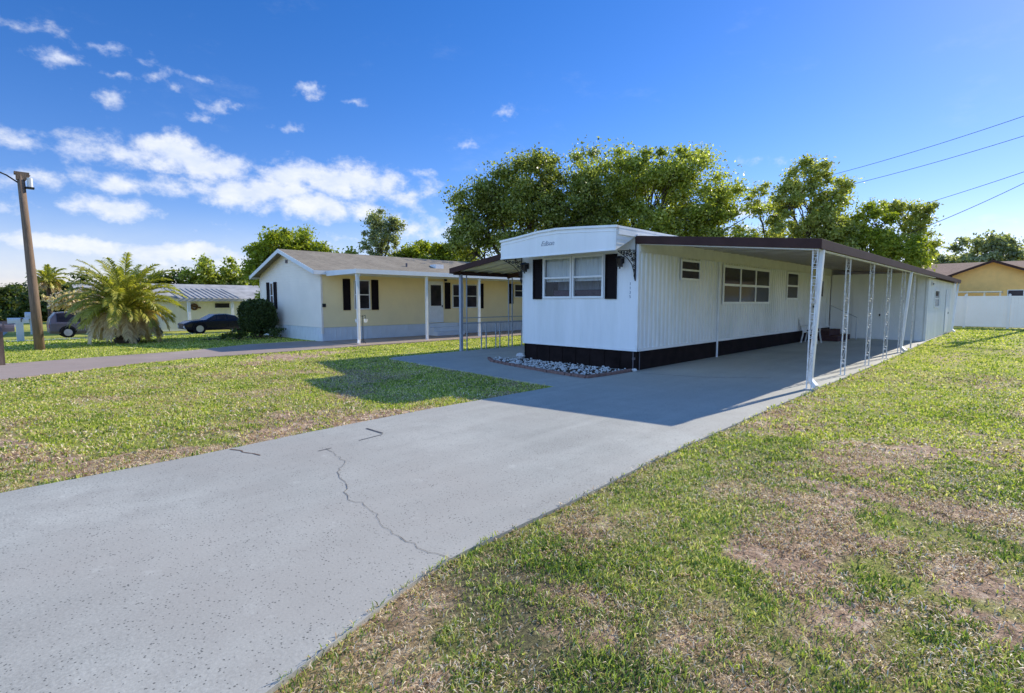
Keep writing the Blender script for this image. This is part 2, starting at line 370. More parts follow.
def slab(name, poly, mat, top=0., th=.12, **kw):
    mb = MB(); n = len(poly)
    mb.v = [(x, y, top) for x, y in poly] + [(x, y, top-th) for x, y in poly]
    mb.f = [tuple(range(n))[::-1]] + [(i, (i+1) % n, n+(i+1) % n, n+i) for i in range(n)]
    return build(name, mb, mat, kind='structure', **kw)
def smooth_edge(P, i0, i1):
    out = P[:i0]
    for i in range(i0, i1):
        p0, p1, p2, p3 = P[i-1], P[i], P[i+1], P[(i+2) % len(P)]
        for k in range(5):
            t = k/5; out.append(tuple(.5*((2*p1[c])+(-p0[c]+p2[c])*t+(2*p0[c]-5*p1[c]+4*p2[c]-p3[c])*t*t+(-p0[c]+3*p1[c]-3*p2[c]+p3[c])*t**3) for c in (0, 1)))
    return out+P[i1:]
def signed(p): return sum(p[i][0]*p[(i+1) % len(p)][1]-p[(i+1) % len(p)][0]*p[i][1] for i in range(len(p)))
def cw(p): return p if signed(p) < 0 else p[::-1]
slab('driveway', cw(smooth_edge(DRIVE, 19, 28)), M['drive'])
slab('neighbour_driveway', cw(NDRIVE), M['ndrive'], top=-.004)
# street and cross drives follow the fall of the land
def strip(name, xlist, y0f, y1f, mat, dz):
    mb = MB()
    for x in xlist:
        z = float(gz(x))+LAWN+dz; mb.v += [(x, float(y0f(x)), z), (x, float(y1f(x)), z)]
    mb.f = [(2*i, 2*i+2, 2*i+3, 2*i+1) for i in range(len(xlist)-1)]
    return build(name, mb, mat, kind='structure')
strip('street', [-400, -300, -200, -160, -130, -110, -90, -75, -60, -49, -45, -40, -36, -31, -27, -25, -18, -10, 0, 20, 60, 150, 400], lambda x: street_y(x)-6.5, street_y, M['asphalt'], .012)
strip('street_edge', [-160, -130, -110, -90, -75, -60, -49, -45, -40, -36, -31, -27], street_y, lambda x: street_y(x)+.35, M['pale_drive'], .020)
strip('far_driveway', [-43.5, -40, -36.8], lambda x: street_y(x)+.3, lambda x: 17, M['pale_drive'], .028)
mb = MB()
for i in range(22):
    a = 2*math.pi*i/22; r = 1.0+.15*math.sin(3*a)+.1*math.sin(5*a+1); mb.v.append((-25.6+1.0*r*math.cos(a), 8.9+1.9*r*math.sin(a), LAWN+.012))
mb.f = [tuple(range(22))]; build('mulch_bed', mb, M['mulch'], kind='structure')
mb = MB(); mb.add([(-17.66, 10.0, .004), (-17.66, 25, .004), (-20.7, 25, .004), (-20.7, 10.0, .004)], [(0, 1, 2, 3)]); build('porch_slab', mb, M['ndrive'], kind='structure')

# cracks and patches in the drive
def ribbon(name, pts, w, mat, z=.004):
    mb = MB(); P = []
    for (a, b) in zip(pts[:-1], pts[1:]):
        a = Vector(a); b = Vector(b); k = max(2, int((b-a).length/.06))
        for i in range(k):
            t = i/k; q = a.lerp(b, t); P.append(q+Vector((random.uniform(-1, 1), random.uniform(-1, 1)))*.02)
    P.append(Vector(pts[-1]))
    for i, q in enumerate(P):
        t = (P[min(i+1, len(P)-1)]-P[max(i-1, 0)]).normalized(); nrm = Vector((-t.y, t.x))*w*random.uniform(.25, .75)
        mb.v += [(q.x+nrm.x, q.y+nrm.y, z), (q.x-nrm.x, q.y-nrm.y, z)]
    mb.f = [(2*i, 2*i+1, 2*i+3, 2*i+2) for i in range(len(P)-1)]
    return build(name, mb, mat, kind='structure')
ribbon('concrete_crack', [(-5.54, 2.68), (-5.26, 2.64), (-4.91, 2.56), (-4.68, 2.36), (-4.28, 2.25), (-4.14, 2.14), (-3.97, 2.09), (-3.82, 2.13), (-3.63, 2.09), (-3.54, 2.1), (-3.44, 2.03), (-3.27, 1.99), (-3.09, 1.99), (-2.89, 2.0), (-2.76, 1.98), (-2.68, 2.01), (-2.50, 2.06)], .0048, M['crack'])
mb = MB()
for (a, b, w) in [((-6.06, 3.47), (-5.69, 3.48), .032), ((-5.59, 3.1), (-5.64, 3.45), .013), ((-5.51, 2.56), (-5.52, 2.72), .012)]:
    a = Vector(a); b = Vector(b); t = (b-a).normalized(); n_ = Vector((-t.y, t.x))*w/2
    mb.add([(a.x-n_.x, a.y-n_.y, .005), (b.x-n_.x, b.y-n_.y, .005), (b.x+n_.x, b.y+n_.y, .005), (a.x+n_.x, a.y+n_.y, .005)], [(0, 1, 2, 3)])
build('concrete_patch', mb, M['patch'], kind='structure')
ribbon('rust_stain', [(-6.28, 1.92), (-6.05, 1.98), (-5.8, 2.05)], .018, M['rust'])
ribbon('shaded_joint', [(-6.3, 10.6), (-5.0, 11.0), (-3.9, 11.9)], .02, M['crack'])

# ------------------------------------------------------------------ grass
def blades(n_per, rmin, rmax, width, length, amin, amax, seed, straw=False):
    rg = np.random.default_rng(seed)
    area = .5*(rmax**2-rmin**2)*(amax-amin); n = int(n_per*area)
    r = np.sqrt(rg.random(n)*(rmax**2-rmin**2)+rmin**2); a = rg.random(n)*(amax-amin)+amin
    x = -np.sin(a)*r; y = np.cos(a)*r            # a = bearing left of +Y
    ej = .035*fbm(x, y, 6, 5, 3)-.008; edge = inpoly(x, y, DRIVE); keep = ~(inpoly(x-ej, y, DRIVE) & inpoly(x+ej, y, DRIVE)) & ~inpoly(x, y, NDRIVE) & (y > street_y(x)+.1)
    keep &= ~((x < -6.5) & (x > -10.4) & (y > 10.8)) & ~((x < -20.7) & (x > -27.5) & (y > 9.9)) & (y < 43.8)
    keep &= ~((x > -3.2) & (x < -3.0) & (y > 27))
    x = x[keep]; y = y[keep]; edge = edge[keep]
    b = bare(x, y); cl = .6*fbm(x, y, 9.0, 71, 3)+.4*fbm(x, y, 2.3, 75, 3); pr = np.clip((1-b*1.15)*np.clip((cl-.36)*4.2, .10, 1), .04, 1)
    if straw: pr = np.clip(.5+b, 0, 1)*.8*np.clip((fbm(x, y, 3.1, 91, 4)-.30)*3.5, .15, 1)
    k = rg.random(len(x)) < pr; x = x[k]; y = y[k]; b = b[k]; cl = cl[k]; edge = edge[k]; n = len(x)
    L = length*(.5+.9*rg.random(n))*(.7+.6*cl); W = width*(.6+.8*rg.random(n))
    th = rg.random(n)*2*np.pi; lean = (.25+.75*rg.random(n)) if not straw else (1.1+.4*rg.random(n))
    dx = np.cos(th); dy = np.sin(th); px, py = -dy, dx
    tw = rg.random(n)*2*np.pi; px = np.cos(tw); py = np.sin(tw)
    z0 = gz(x)+np.where(edge, .001, LAWN-.004)+(.01*rg.random(n) if straw else 0)
    m1 = (L*.55*np.sin(lean*.6), L*.55*np.cos(lean*.6)); m2 = (L*np.sin(lean), L*(.55*np.cos(lean*.6)+.45*np.cos(lean*1.35)))
    P = np.empty((n, 5, 3))
    for j, (s, off, h, wv) in enumerate([(-1, 0, 0, .8), (1, 0, 0, .8), (1, m1[0], m1[1], 1), (-1, m1[0], m1[1], 1), (0, m2[0], m2[1], 0)]):
        P[:, j, 0] = x+dx*off+px*s*W/2*wv; P[:, j, 1] = y+dy*off+py*s*W/2*wv; P[:, j, 2] = z0+np.maximum(h, 0 if j < 2 else .004)
    base = (np.arange(n)*5)[:, None]
    F = np.concatenate([base+np.array([[0, 1, 2]]), base+np.array([[0, 2, 3]]), base+np.array([[3, 2, 4]])])
    return P.reshape(-1, 3), F
def join(parts):
    Vs = []; Fs = []; o = 0
    for v, f in parts: Vs.append(v); Fs.append(f+o); o += len(v)
    return np.concatenate(Vs), np.concatenate(Fs)
A0, A1 = R(-22), R(108)
Gp = [blades(9000, .6, 3.6, .0056, .038, A0, A1, 1), blades(5200, 3.2, 7.2, .0074, .036, A0, A1, 2), blades(1900, 5.6, 13, .014, .038, A0, A1, 3),
      blades(420, 13, 26, .028, .042, A0, A1, 4), blades(110, 26, 46, .055, .055, A0, A1, 5)]
v_, f_ = join(Gp[:2]); npmesh('coarse_grass', v_, f_, M['coarse'], kind='stuff', label='coarse darker green grass runners of the near lawn beside the driveway', category='grass')
v_, f_ = join(Gp[2:]); npmesh('grass', v_, f_, M['grass'], kind='stuff', label='short patchy green lawn grass around the grey driveway', category='grass')
Sp = [blades(9500, .6, 3.2, .0050, .034, A0, A1, 6, True), blades(6000, 3.2, 7, .0065, .042, A0, A1, 7, True), blades(900, 7, 16, .014, .055, A0, A1, 8, True)]
v_, f_ = join(Sp); npmesh('dry_grass', v_, f_, M['straw'], kind='stuff', label='dry straw coloured grass thatch lying between the green blades', category='dry grass')
# small pale stone on the bare soil
def stone_mesh(mb, c, r, rg):
    rings = 4; seg = 7; b = len(mb.v); ph = [rg.uniform(.75, 1.15) for _ in range(seg)]
    sx, sy, sz = rg.uniform(.8, 1.3), rg.uniform(.7, 1.1), rg.uniform(.5, .85)
    mb.v.append((c[0], c[1], c[2]-r*sz))
    for i in range(1, rings):
        t = math.pi*i/rings
        for k in range(seg):
            a = 2*math.pi*k/seg; q = r*math.sin(t)*ph[k]*rg.uniform(.88, 1.1); mb.v.append((c[0]+q*math.cos(a)*sx, c[1]+q*math.sin(a)*sy, c[2]-r*sz*math.cos(t)))
    mb.v.append((c[0], c[1], c[2]+r*sz))
    for k in range(seg): mb.f.append((b, b+1+(k+1) % seg, b+1+k))
    for i in range(rings-2):
        for k in range(seg): mb.f.append((b+1+i*seg+k, b+1+i*seg+(k+1) % seg, b+1+(i+1)*seg+(k+1) % seg, b+1+(i+1)*seg+k))
    t = b+1+(rings-1)*seg
    for k in range(seg): mb.f.append((t, t-seg+k, t-seg+(k+1) % seg))
mb = MB(); stone_mesh(mb, (.10, 3.43, -.01), .028, random)
build('pebble', mb, M['stone'], smooth=True, label='single pale pebble on the bare soil of the right lawn', category='pebble')

# ------------------------------------------------------------------ windows
def window(parent, plane, c, a0, a1, z0, z1, cols=1, rows=2, out=1, fr=.045, frame='trim', inside='dark_in', glass='darkglass', pr=.03, split=None, louv=0):
    """plane 'x' at x=c (faces out along x) or 'y' at y=c; a0..a1 along the wall"""
    def bx(mb, u0, u1, w0, w1, n0, n1):
        n0, n1 = c+out*n0, c+out*n1
        if plane == 'x': mb.box(n0, n1, u0, u1, w0, w1)
        else: mb.box(u0, u1, n0, n1, w0, w1)
    f = MB()
    bx(f, a0, a1, z0, z0+fr, 0.001, pr); bx(f, a0, a1, z1-fr, z1, 0.001, pr)
    bx(f, a0, a0+fr, z0+fr, z1-fr, 0.001, pr); bx(f, a1-fr, a1, z0+fr, z1-fr, 0.001, pr)
    w = (a1-a0-fr)/cols
    for i in range(1, cols):
        u = a0+fr/2+w*i; bx(f, u-fr*.5, u+fr*.5, z0+fr, z1-fr, 0.001, pr-.001)
    sp = split or [(z0+z1)/2] if rows == 2 else []
    for s in sp:
        for i in range(cols):
            u0 = a0+fr/2+w*i+fr*.5; u1 = a0+fr/2+w*(i+1)-fr*.5
            bx(f, u0, u1, s-fr*.45, s+fr*.45, 0.001, pr-.004)
    for i in range(louv):
        s = z0+(z1-z0)*(i+1)/(louv+1); bx(f, a0+fr, a1-fr, s-.007, s+.007, .001, pr-.006)
    fo = build('window', f, M[frame], parent)
    p = MB()
    if plane == 'x': p.add([(c+out*.006, a0+fr*.5, z0+fr*.5), (c+out*.006, a1-fr*.5, z0+fr*.5), (c+out*.006, a1-fr*.5, z1-fr*.5), (c+out*.006, a0+fr*.5, z1-fr*.5)], [(0, 1, 2, 3)] if out > 0 else [(3, 2, 1, 0)])
    else: p.add([(a0+fr*.5, c+out*.006, z0+fr*.5), (a1-fr*.5, c+out*.006, z0+fr*.5), (a1-fr*.5, c+out*.006, z1-fr*.5), (a0+fr*.5, c+out*.006, z1-fr*.5)], [(0, 1, 2, 3)])
    build('pane', p, M[glass], fo); return fo
def shutter(parent, plane, c, a0, a1, z0, z1, out=1, mat='shutter'):
    f = MB()
    def bx(u0, u1, w0, w1, n0, n1):
        n0, n1 = c+out*n0, c+out*n1
        if plane == 'x': f.box(n0, n1, u0, u1, w0, w1)
        else: f.box(u0, u1, n0, n1, w0, w1)
    r = .04; bx(a0, a0+r, z0, z1, .001, .035); bx(a1-r, a1, z0, z1, .001, .035)
    for q in (z0, (z0+z1)/2-r/2, z1-r): bx(a0+r, a1-r, q, q+r, .001, .034)
    bx(a0+r, a1-r, z0+r, z1-r, .001, .008)
    n = int((z1-z0)/.05)
    for i in range(n):
        q = z0+(z1-z0)*(i+.5)/n; bx(a0+r, a1-r, q-.010, q+.010, .008, .016)
    return build('shutter', f, M[mat], parent)

# ------------------------------------------------------------------ the mobile home
XL, XR, YF, YB = -10.26, -6.58, 10.88, 39.5
Z0, Z1 = .46, 2.80
H = thing('mobile_home', 'long white single-wide mobile home with ribbed side, dark skirting and a boxed front visor', 'mobile home', (-8.42, 25, 0))
def ribwall(mb, x, y0, y1, z0, z1, pitch, dep, out=1):
    """vertical ribs pressed in sheet siding"""
    prof = []; y = y0
    while y < y1-1e-6:
        for t, d in ((0, 0), (.36, 0), (.42, dep), (.50, dep), (.56, .0), (.62, 0), (.66, dep*.7), (.74, dep*.7), (.78, 0)):
            yy = y+t*pitch
            if yy < y1: prof.append((yy, d))
        y += pitch
    prof.append((y1, 0)); b = len(mb.v)
    for yy, d in prof: mb.v += [(x+out*d, yy, z0), (x+out*d, yy, z1)]
    mb.f += [(b+2*i, b+2*i+2, b+2*i+3, b+2*i+1) for i in range(len(prof)-1)]
# front wall with an opening for the picture window
WX0, WX1, WZ0, WZ1 = -9.49, -7.53, 1.72, 2.80
mb = MB(); mb.box(XL+.03, WX0, YF, YF+.06, Z0, 3.2); mb.box(WX1, XR-.03, YF, YF+.06, Z0, 3.2); mb.box(WX0, WX1, YF, YF+.06, Z0, WZ0); mb.box(WX0, WX1, YF, YF+.06, WZ1, 3.2)
mb.f = mb.f
build('front_wall', mb, M['front'], H)
mb = MB()
for i in range(1, 18):
    x = XL+.03+(XR-XL-.06)*i/18
    for (a, b) in ([(Z0+.02, WZ0-.05)] if WX0-.4 < x < WX1+.4 else [(Z0+.02, 2.9)]): mb.box(x-.0025, x+.0025, YF-.0025, YF+.001, a, b)
build('panel_seam', mb, M['front'], H)
mb = MB(); ribwall(mb, XR, YF+.05, 27.4, Z0+.07, Z1, .2, .024); build('side_wall', mb, M['siding'], H, label='white ribbed metal side wall under the carport')
mb = MB(); mb.box(XL, XL+.03, YF+.06, YB, Z0, 3.2); mb.box(XL, XR, YB, YB+.03, Z0, 3.2); mb.box(XR-.05, XR-.03, YF+.06, YB, Z0, 3.2); build('back_wall', mb, M['siding'], H)
mb = MB(); mb.box(XR-.02, XR+.029, YF+.052, 27.4, Z0, Z0+.07); mb.box(XL, XR+.02, YF-.012, YF-.001, Z0, Z0+.05)
mb.box(XR-.03, XR+.018, YF-.012, YF+.05, Z0+.051, 3.05); mb.box(XL-.01, XL+.03, YF-.011, YF+.05, Z0+.051, 3.0); build('edge_trim', mb, M['trim'], H)
mb = MB(); mb.box(XR-.03, XR+.03, YF+.052, 27.4, Z1, 3.12); mb.box(XR+.03, XR+.045, YF+.052, 27.4, Z1-.02, Z1+.015); build('cornice', mb, M['cream_trim'], H)
mb = MB(); mb.box(XL+.04, XR-.04, YF+.04, YB-.03, -.05, Z0+.01)
for i in range(9): mb.box(XL+.04+i*.45, XL+.06+i*.45, YF+.022, YF+.039, -.02, Z0-.004)
build('skirting', mb, M['skirt'], H, label='near-black skirting around the base')
# roof: shallow arch, with a thin white edge
prof = [(-10.33, 3.26), (-9.7, 3.315), (-8.95, 3.395), (-8.35, 3.415), (-7.6, 3.38), (-6.62, 3.32)]
mb = MB(); mb.prism([(x, 10.1, z) for x, z in prof]+[(x, 10.1, z-.05) for x, z in prof[::-1]], (0, YB-10.1+.1, 0))
mb.box(-6.665, -6.625, 10.14, YB+.1, 3.13, 3.269); build('roof', mb, M['trim'], H, label='low arched white metal roof')
pts = [(x, 10.098, z-.052) for x, z in prof]
mb = MB(); mb.prism([(-10.31, 10.06, 2.78)]+[(-6.66, 10.06, 2.79)]+[(x if abs(x+6.62) > .01 else -6.66, 10.06, z-.03) for x, z in prof[::-1]][:5]+[(-10.31, 10.06, 3.23)], (0, .03, 0))
vo = build('visor', mb, M['front'], H, label='boxed front visor with lettering')
mb = MB()
for (p, q) in zip(prof[:-1], prof[1:]):
    mb.bar((p[0], 10.05, p[1]-.02), (q[0], 10.05, q[1]-.02), .05, .05); mb.bar((p[0], 10.055, p[1]-.125), (q[0], 10.055, q[1]-.125), .012, .012)
mb.bar((-10.31, 10.055, 2.78), (-6.66, 10.055, 2.79), .03, .03); build('visor_trim', mb, M['front'], vo)
for x in (-10.31, -6.69):
    mb = MB(); mb.prism([(x, 10.09, 2.79), (x, 10.09, 3.262), (x, 10.876, 3.262), (x, 10.876, 3.14)], (.03, 0, 0))
    for i in range(3):
        z = 2.93+.10*i; mb.bar((x+.015 + (.012 if x > -8 else -.012), 10.1, z), (x+.015+(.012 if x > -8 else -.012), 10.12+(z-2.79)*1.7, z), .022, .018)
    build('visor_cheek', mb, M['trim'], vo)
def text(parent, s, loc, size, rot, mat, name, shear=0, ext=.004, space=1.):
    cu = bpy.data.curves.new(name, 'FONT'); cu.body = s; cu.size = size; cu.extrude = ext; cu.shear = shear; cu.align_x = 'CENTER'; cu.space_character = space
    cu.resolution_u = 3
    t = bpy.data.objects.new(name, cu); COL.objects.link(t); t.rotation_euler = rot
    bpy.context.view_layer.update()
    me = bpy.data.meshes.new_from_object(t.evaluated_get(bpy.context.evaluated_depsgraph_get()))
    bpy.data.objects.remove(t); me.name = name
    o = link(name, me, mat, parent); g = root_org(parent); o.location = Vector(loc)-g; o.rotation_euler = rot; return o
text(vo, 'Edison', (-8.66, 10.056, 3.02), .17, (R(90), 0, 0), M['greypaint'], 'lettering', shear=.4, space=.95)
for i, ch in enumerate('1135'):
    text(H, ch, (-6.78, YF-.004, 2.02-i*.10), .10, (R(90), 0, 0), M['greypaint'], 'house_number')
# picture window
wo = MB(); fr = .05
for (a, b) in ((WX0, (WX0+WX1)/2-.012), ((WX0+WX1)/2+.012, WX1)):
    wo.box(a, a+fr, YF-.035, YF+.03, WZ0, WZ1); wo.box(b-fr, b, YF-.035, YF+.03, WZ0, WZ1)
    wo.box(a+fr, b-fr, YF-.034, YF+.03, WZ0, WZ0+fr); wo.box(a+fr, b-fr, YF-.034, YF+.03, WZ1-fr, WZ1); wo.box(a+fr, b-fr, YF-.030, YF+.02, 2.235, 2.285)
W = build('picture_window', wo, M['trim'], H)
p = MB(); p.add([(WX0+.02, YF+.008, WZ0+.02), (WX1-.02, YF+.008, WZ0+.02), (WX1-.02, YF+.008, WZ1-.02), (WX0+.02, YF+.008, WZ1-.02)], [(0, 1, 2, 3)]); build('pane', p, M['glass'], W)
def wavy(mb, x0, x1, y, z0, z1, amp, freq):
    b = len(mb.v); n = 90
    for i in range(n+1):
        x = x0+(x1-x0)*i/n; d = amp*math.sin(freq*x)+amp*.5*math.sin(freq*2.3*x+1); mb.v += [(x, y+d, z0), (x, y+d, z1)]
    mb.f += [(b+2*i, b+2*i+2, b+2*i+3, b+2*i+1) for i in range(n)]
cu = MB(); wavy(cu, WX0+.02, WX1-.02, YF+.10, 2.16, WZ1, .012, 38); build('curtain', cu, M['curtain'], W)
cu = MB(); cu.box(WX0-.4, WX1+.4, YF+.9, YF+.92, 1.3, 2.9); build('room_backdrop', cu, M['dark_in'], W)
cu = MB(); cu.box(WX0+.1, WX1-.05, YF+.30, YF+.5, 1.6, 1.93); cu.box(WX0+.2, WX0+.9, YF+.25, YF+.29, 1.6, 1.86); build('sofa_back', cu, M['purple'], W)
cu = MB(); wavy(cu, WX0+.02, WX1-.02, YF+.6, 1.95, 2.3, .01, 30); build('far_curtain', cu, M['greypaint'], W)
shutter(H, 'y', YF, -9.86, -9.54, 1.70, 2.78, -1); shutter(H, 'y', YF, -7.48, -7.15, 1.70, 2.78, -1)
# side windows
window(H, 'x', XR+.0255, 12.90, 14.02, 2.20, 2.73, 1, 2, fr=.05)
window(H, 'x', XR+.0255, 15.55, 19.45, 1.55, 2.72, 3, 2, fr=.075)
window(H, 'x', XR+.0255, 21.25, 22.60, 1.70, 2.74, 1, 2, fr=.07)
# side door with narrow window, steps with red tread and a handrail
mb = MB(); mb.box(XR+.0255, XR+.05, 24.45, 26.5, .5, 2.62); dr = build('door', mb, M['trim'], H)
mb = MB(); mb.box(XR+.051, XR+.058, 25.45, 26.0, 1.85, 2.5); build('door_glass', mb, M['darkglass'], dr)
mb = MB(); mb.box(XR+.051, XR+.09, 24.6, 24.7, 1.38, 1.46); build('handle', mb, M['iron'], dr)
# pipe on the side wall
mb = MB(); mb.tube([(XR+.05, 15.25, .0), (XR+.05, 15.25, 2.8)], .028, 8); build('drain_pipe', mb, M['trim'], H)
mb = MB(); mb.tube([(XR+.0, 11.02, .0), (XR+.0, 11.02, .44)], .010, 6); mb.tube([(-6.62, 10.80, .0), (-6.62, 10.80, .46)], .011, 6); mb.box(-6.64, -6.59, 10.79, 10.85, .27, .32); build('meter_pipe', mb, M['greybox'], H)
mb = MB(); stone_mesh(mb, (-6.52, 10.72, .04), .06, random); build('rock', mb, M['stone'], label='single rounded pale rock at the front corner of the white home', category='rock')

# wrought iron visor brackets, wall lanterns
def bracket(x, label):
    t = thing('iron_bracket', label, 'bracket', (x, 10.85, 2.1), 'scrolled iron brackets under the visor')
    mb = MB(); u = (0, -1, 0); w = (0, 0, 1)
    mb.bar((x, 10.86, 2.12), (x, 10.86, 3.0), .02); mb.bar((x, 10.86, 2.83), (x, 10.12, 2.76), .02)
    mb.tube([(x, 10.86-.02, 2.15), (x, 10.80, 2.32), (x, 10.70, 2.50), (x, 10.52, 2.62), (x, 10.3, 2.70), (x, 10.14, 2.75)], .012, 6)
    for (yy, z, r) in [(10.78, 2.74, .06), (10.64, 2.72, .055), (10.50, 2.725, .05), (10.37, 2.735, .035), (10.79, 2.60, .055), (10.81, 2.47, .045), (10.825, 2.36, .034), (10.69, 2.62, .04), (10.26, 2.745, .025), (10.83, 2.24, .03), (10.60, 2.80, .03)]:
        mb.ring((x, yy, z), r, .011, u, w, 10, random.random()*3, random.random()*3+5.2)
        mb.box(x-.012, x+.012, yy-r*.45, yy+r*.35, z-r*.35, z+r*.4)
    build('scrollwork', mb, M['iron'], t); return t
bracket(-6.64, 'black scrolled iron bracket beside the carport, right corner of the visor')
bracket(-10.29, 'black scrolled iron bracket beside the patio canopy, left corner of the visor')
def lantern(x, z, label):
    t = thing('wall_lantern', label, 'wall lamp', (x, YF, z), 'black lanterns on the front wall'); y = YF
    mb = MB(); mb.box(x-.035, x+.035, y-.02, y-.001, z-.06, z+.10); mb.tube([(x, y-.02, z+.05), (x, y-.10, z+.11), (x, y-.14, z+.09)], .010, 6); build('arm', mb, M['iron'], t)
    mb = MB()
    mb.add([(x-.09, y-.23, z+.05), (x+.09, y-.23, z+.05), (x+.09, y-.05, z+.05), (x-.09, y-.05, z+.05), (x-.03, y-.17, z+.11), (x+.03, y-.17, z+.11), (x+.03, y-.11, z+.11), (x-.03, y-.11, z+.11)],
        [(0, 3, 2, 1), (4, 5, 6, 7), (0, 1, 5, 4), (1, 2, 6, 5), (2, 3, 7, 6), (3, 0, 4, 7)]); build('cap', mb, M['iron'], t)
    mb = MB()
    for sx in (-.06, .06):
        for sy in (-.20, -.08): mb.bar((x+sx, y+sy, z+.05), (x+sx*.7, y-.14+(sy+.14)*.7, z-.12), .012)
    mb.box(x-.05, x+.05, y-.19, y-.09, z-.145, z-.118); mb.tube([(x, y-.14, z-.145), (x, y-.14, z-.19)], .02, 6); build('cage', mb, M['iron'], t)
    mb = MB(); mb.add([(x-.052, y-.192, z+.048), (x+.052, y-.192, z+.048), (x+.052, y-.088, z+.048), (x-.052, y-.088, z+.048), (x-.035, y-.175, z-.115), (x+.035, y-.175, z-.115), (x+.035, y-.105, z-.115), (x-.035, y-.105, z-.115)],
        [(0, 1, 2, 3), (7, 6, 5, 4), (1, 0, 4, 5), (2, 1, 5, 6), (3, 2, 6, 7), (0, 3, 7, 4)]); build('glass', mb, M['darkglass'], t)
lantern(-10.07, 2.60, 'black wall lantern left of the left shutter on the white home front')
lantern(-6.99, 2.60, 'black wall lantern right of the right shutter, next to the house number')

# ------------------------------------------------------------------ carport
CX0, CX1, CY0, CY1 = -6.62, -2.80, 10.85, 37.3
def cz(x): return 3.12+(x-CX0)/(CX1-CX0)*(2.74-3.12)
CP = thing('carport', 'long lean-to carport with brown fascia, white ribbed pans and slim white iron posts', 'carport', (-4.6, 18, 0))
mb = MB()
mb.prism([(CX0, CY0+.03, cz(CX0)), (CX1, CY0+.03, cz(CX1)), (CX1, CY0+.03, cz(CX1)-.03), (CX0, CY0+.03, cz(CX0)-.03)], (0, CY1-CY0-.03, 0))
build('roof', mb, M['pan'], CP); mb = MB()
y = CY0+.35
while y < 27.3:
    mb.prism([(CX0+.06, y, cz(CX0)-.031), (CX1-.06, y, cz(CX1)-.031), (CX1-.06, y, cz(CX1)-.046), (CX0+.06, y, cz(CX0)-.046)], (0, .035, 0)); y += .61
build('pan_seam', mb, M['seam'], CP)
mb = MB()
mb.prism([(CX0-.03, CY0-.015, cz(CX0)+.04), (CX1+.02, CY0-.015, cz(CX1)+.04), (CX1+.02, CY0-.015, cz(CX1)-.145), (CX0-.03, CY0-.015, cz(CX0)-.145)], (0, .04, 0))
mb.box(CX1-.02, CX1+.018, CY0+.026, CY1, cz(CX1)-.145, cz(CX1)+.038)
build('fascia', mb, M['brown'], CP, bevel=.006)
mb = MB(); mb.prism([(CX0+.06, CY0+.027, cz(CX0)-.10), (CX1-.03, CY0+.027, cz(CX1)-.10), (CX1-.03, CY0+.027, cz(CX1)-.165), (CX0+.06, CY0+.027, cz(CX0)-.165)], (0, .04, 0))
mb.box(CX1-.10, CX1-.024, CY0+.07, 27.3, cz(CX1)-.165, cz(CX1)-.085); build('beam', mb, M['trim'], CP)
mb = MB()
for yy in np.arange(CY0+.3, CY1, .61): mb.bar((CX0+.05, yy, cz(CX0)+.012), (CX1-.01, yy, cz(CX1)+.012), .05, .045)
build('roof_rib', mb, M['brown'], CP)
def post_mesh(single=False):
    mb = MB(); h = 2.60
    if single: mb.box(-.02, .02, -.02, .02, 0, h); mb.box(-.05, .05, -.05, .05, 0, .008); return mb
    for s in (-.040, .040): mb.box(s-.011, s+.011, -.011, .011, 0, h)
    mb.box(-.08, .08, -.04, .04, 0, .008)
    z = .18; k = 0
    for z, tall in ((.25, .42), (.72, .0), (.95, .42), (1.42, 0), (1.62, .42), (2.1, 0), (2.25, .3)):
        mb.box(-.041, .041, -.007, .007, z-.006, z+.006)
        if tall:
            mb.ring((0, 0, z+.06), .035, .007, (1, 0, 0), (0, 0, 1), 8); mb.ring((0, 0, z+tall-.07), .035, .007, (1, 0, 0), (0, 0, 1), 8)
            mb.tube([(-.03, 0, z+.08), (.0, 0, z+tall/2), (.03, 0, z+tall-.09)], .007, 5); mb.box(-.041, .041, -.007, .007, z+tall-.006, z+tall+.006)
    return mb
p0 = None; PX = [-2.90, -2.93, -2.93, -2.94, -2.94, -2.95]
for i, (px, py) in enumerate(zip(PX, [10.93, 13.55, 16.0, 18.35, 20.7, 23.0])):
    if i == 5: o = build('post', post_mesh(True), M['postwhite'], CP, world=False)
    elif p0 is None: o = p0 = build('post', post_mesh(), M['postwhite'], CP, world=False)
    else: o = p0.copy(); COL.objects.link(o); o.parent = CP
    o.location = Vector((px, py, 0))-ORG[CP.name]
def downspout(x, y, lean, x1):
    mb = MB(); mb.bar((x+.0, y, 2.62), (x1, y-lean, .14), .07, .10); mb.bar((x1, y-lean, .16), (x1+.13, y-lean-.10, .05), .065, .09)
    mb.bar((x, y, 2.60), (CX1-.03, y+.02, 2.72), .065, .085); return build('downspout', mb, M['trim'], CP)
downspout(-2.83, 11.10, .10, -2.90); downspout(-2.83, 21.3, .45, -2.92); downspout(-2.86, 37.0, 1.2, -2.90)

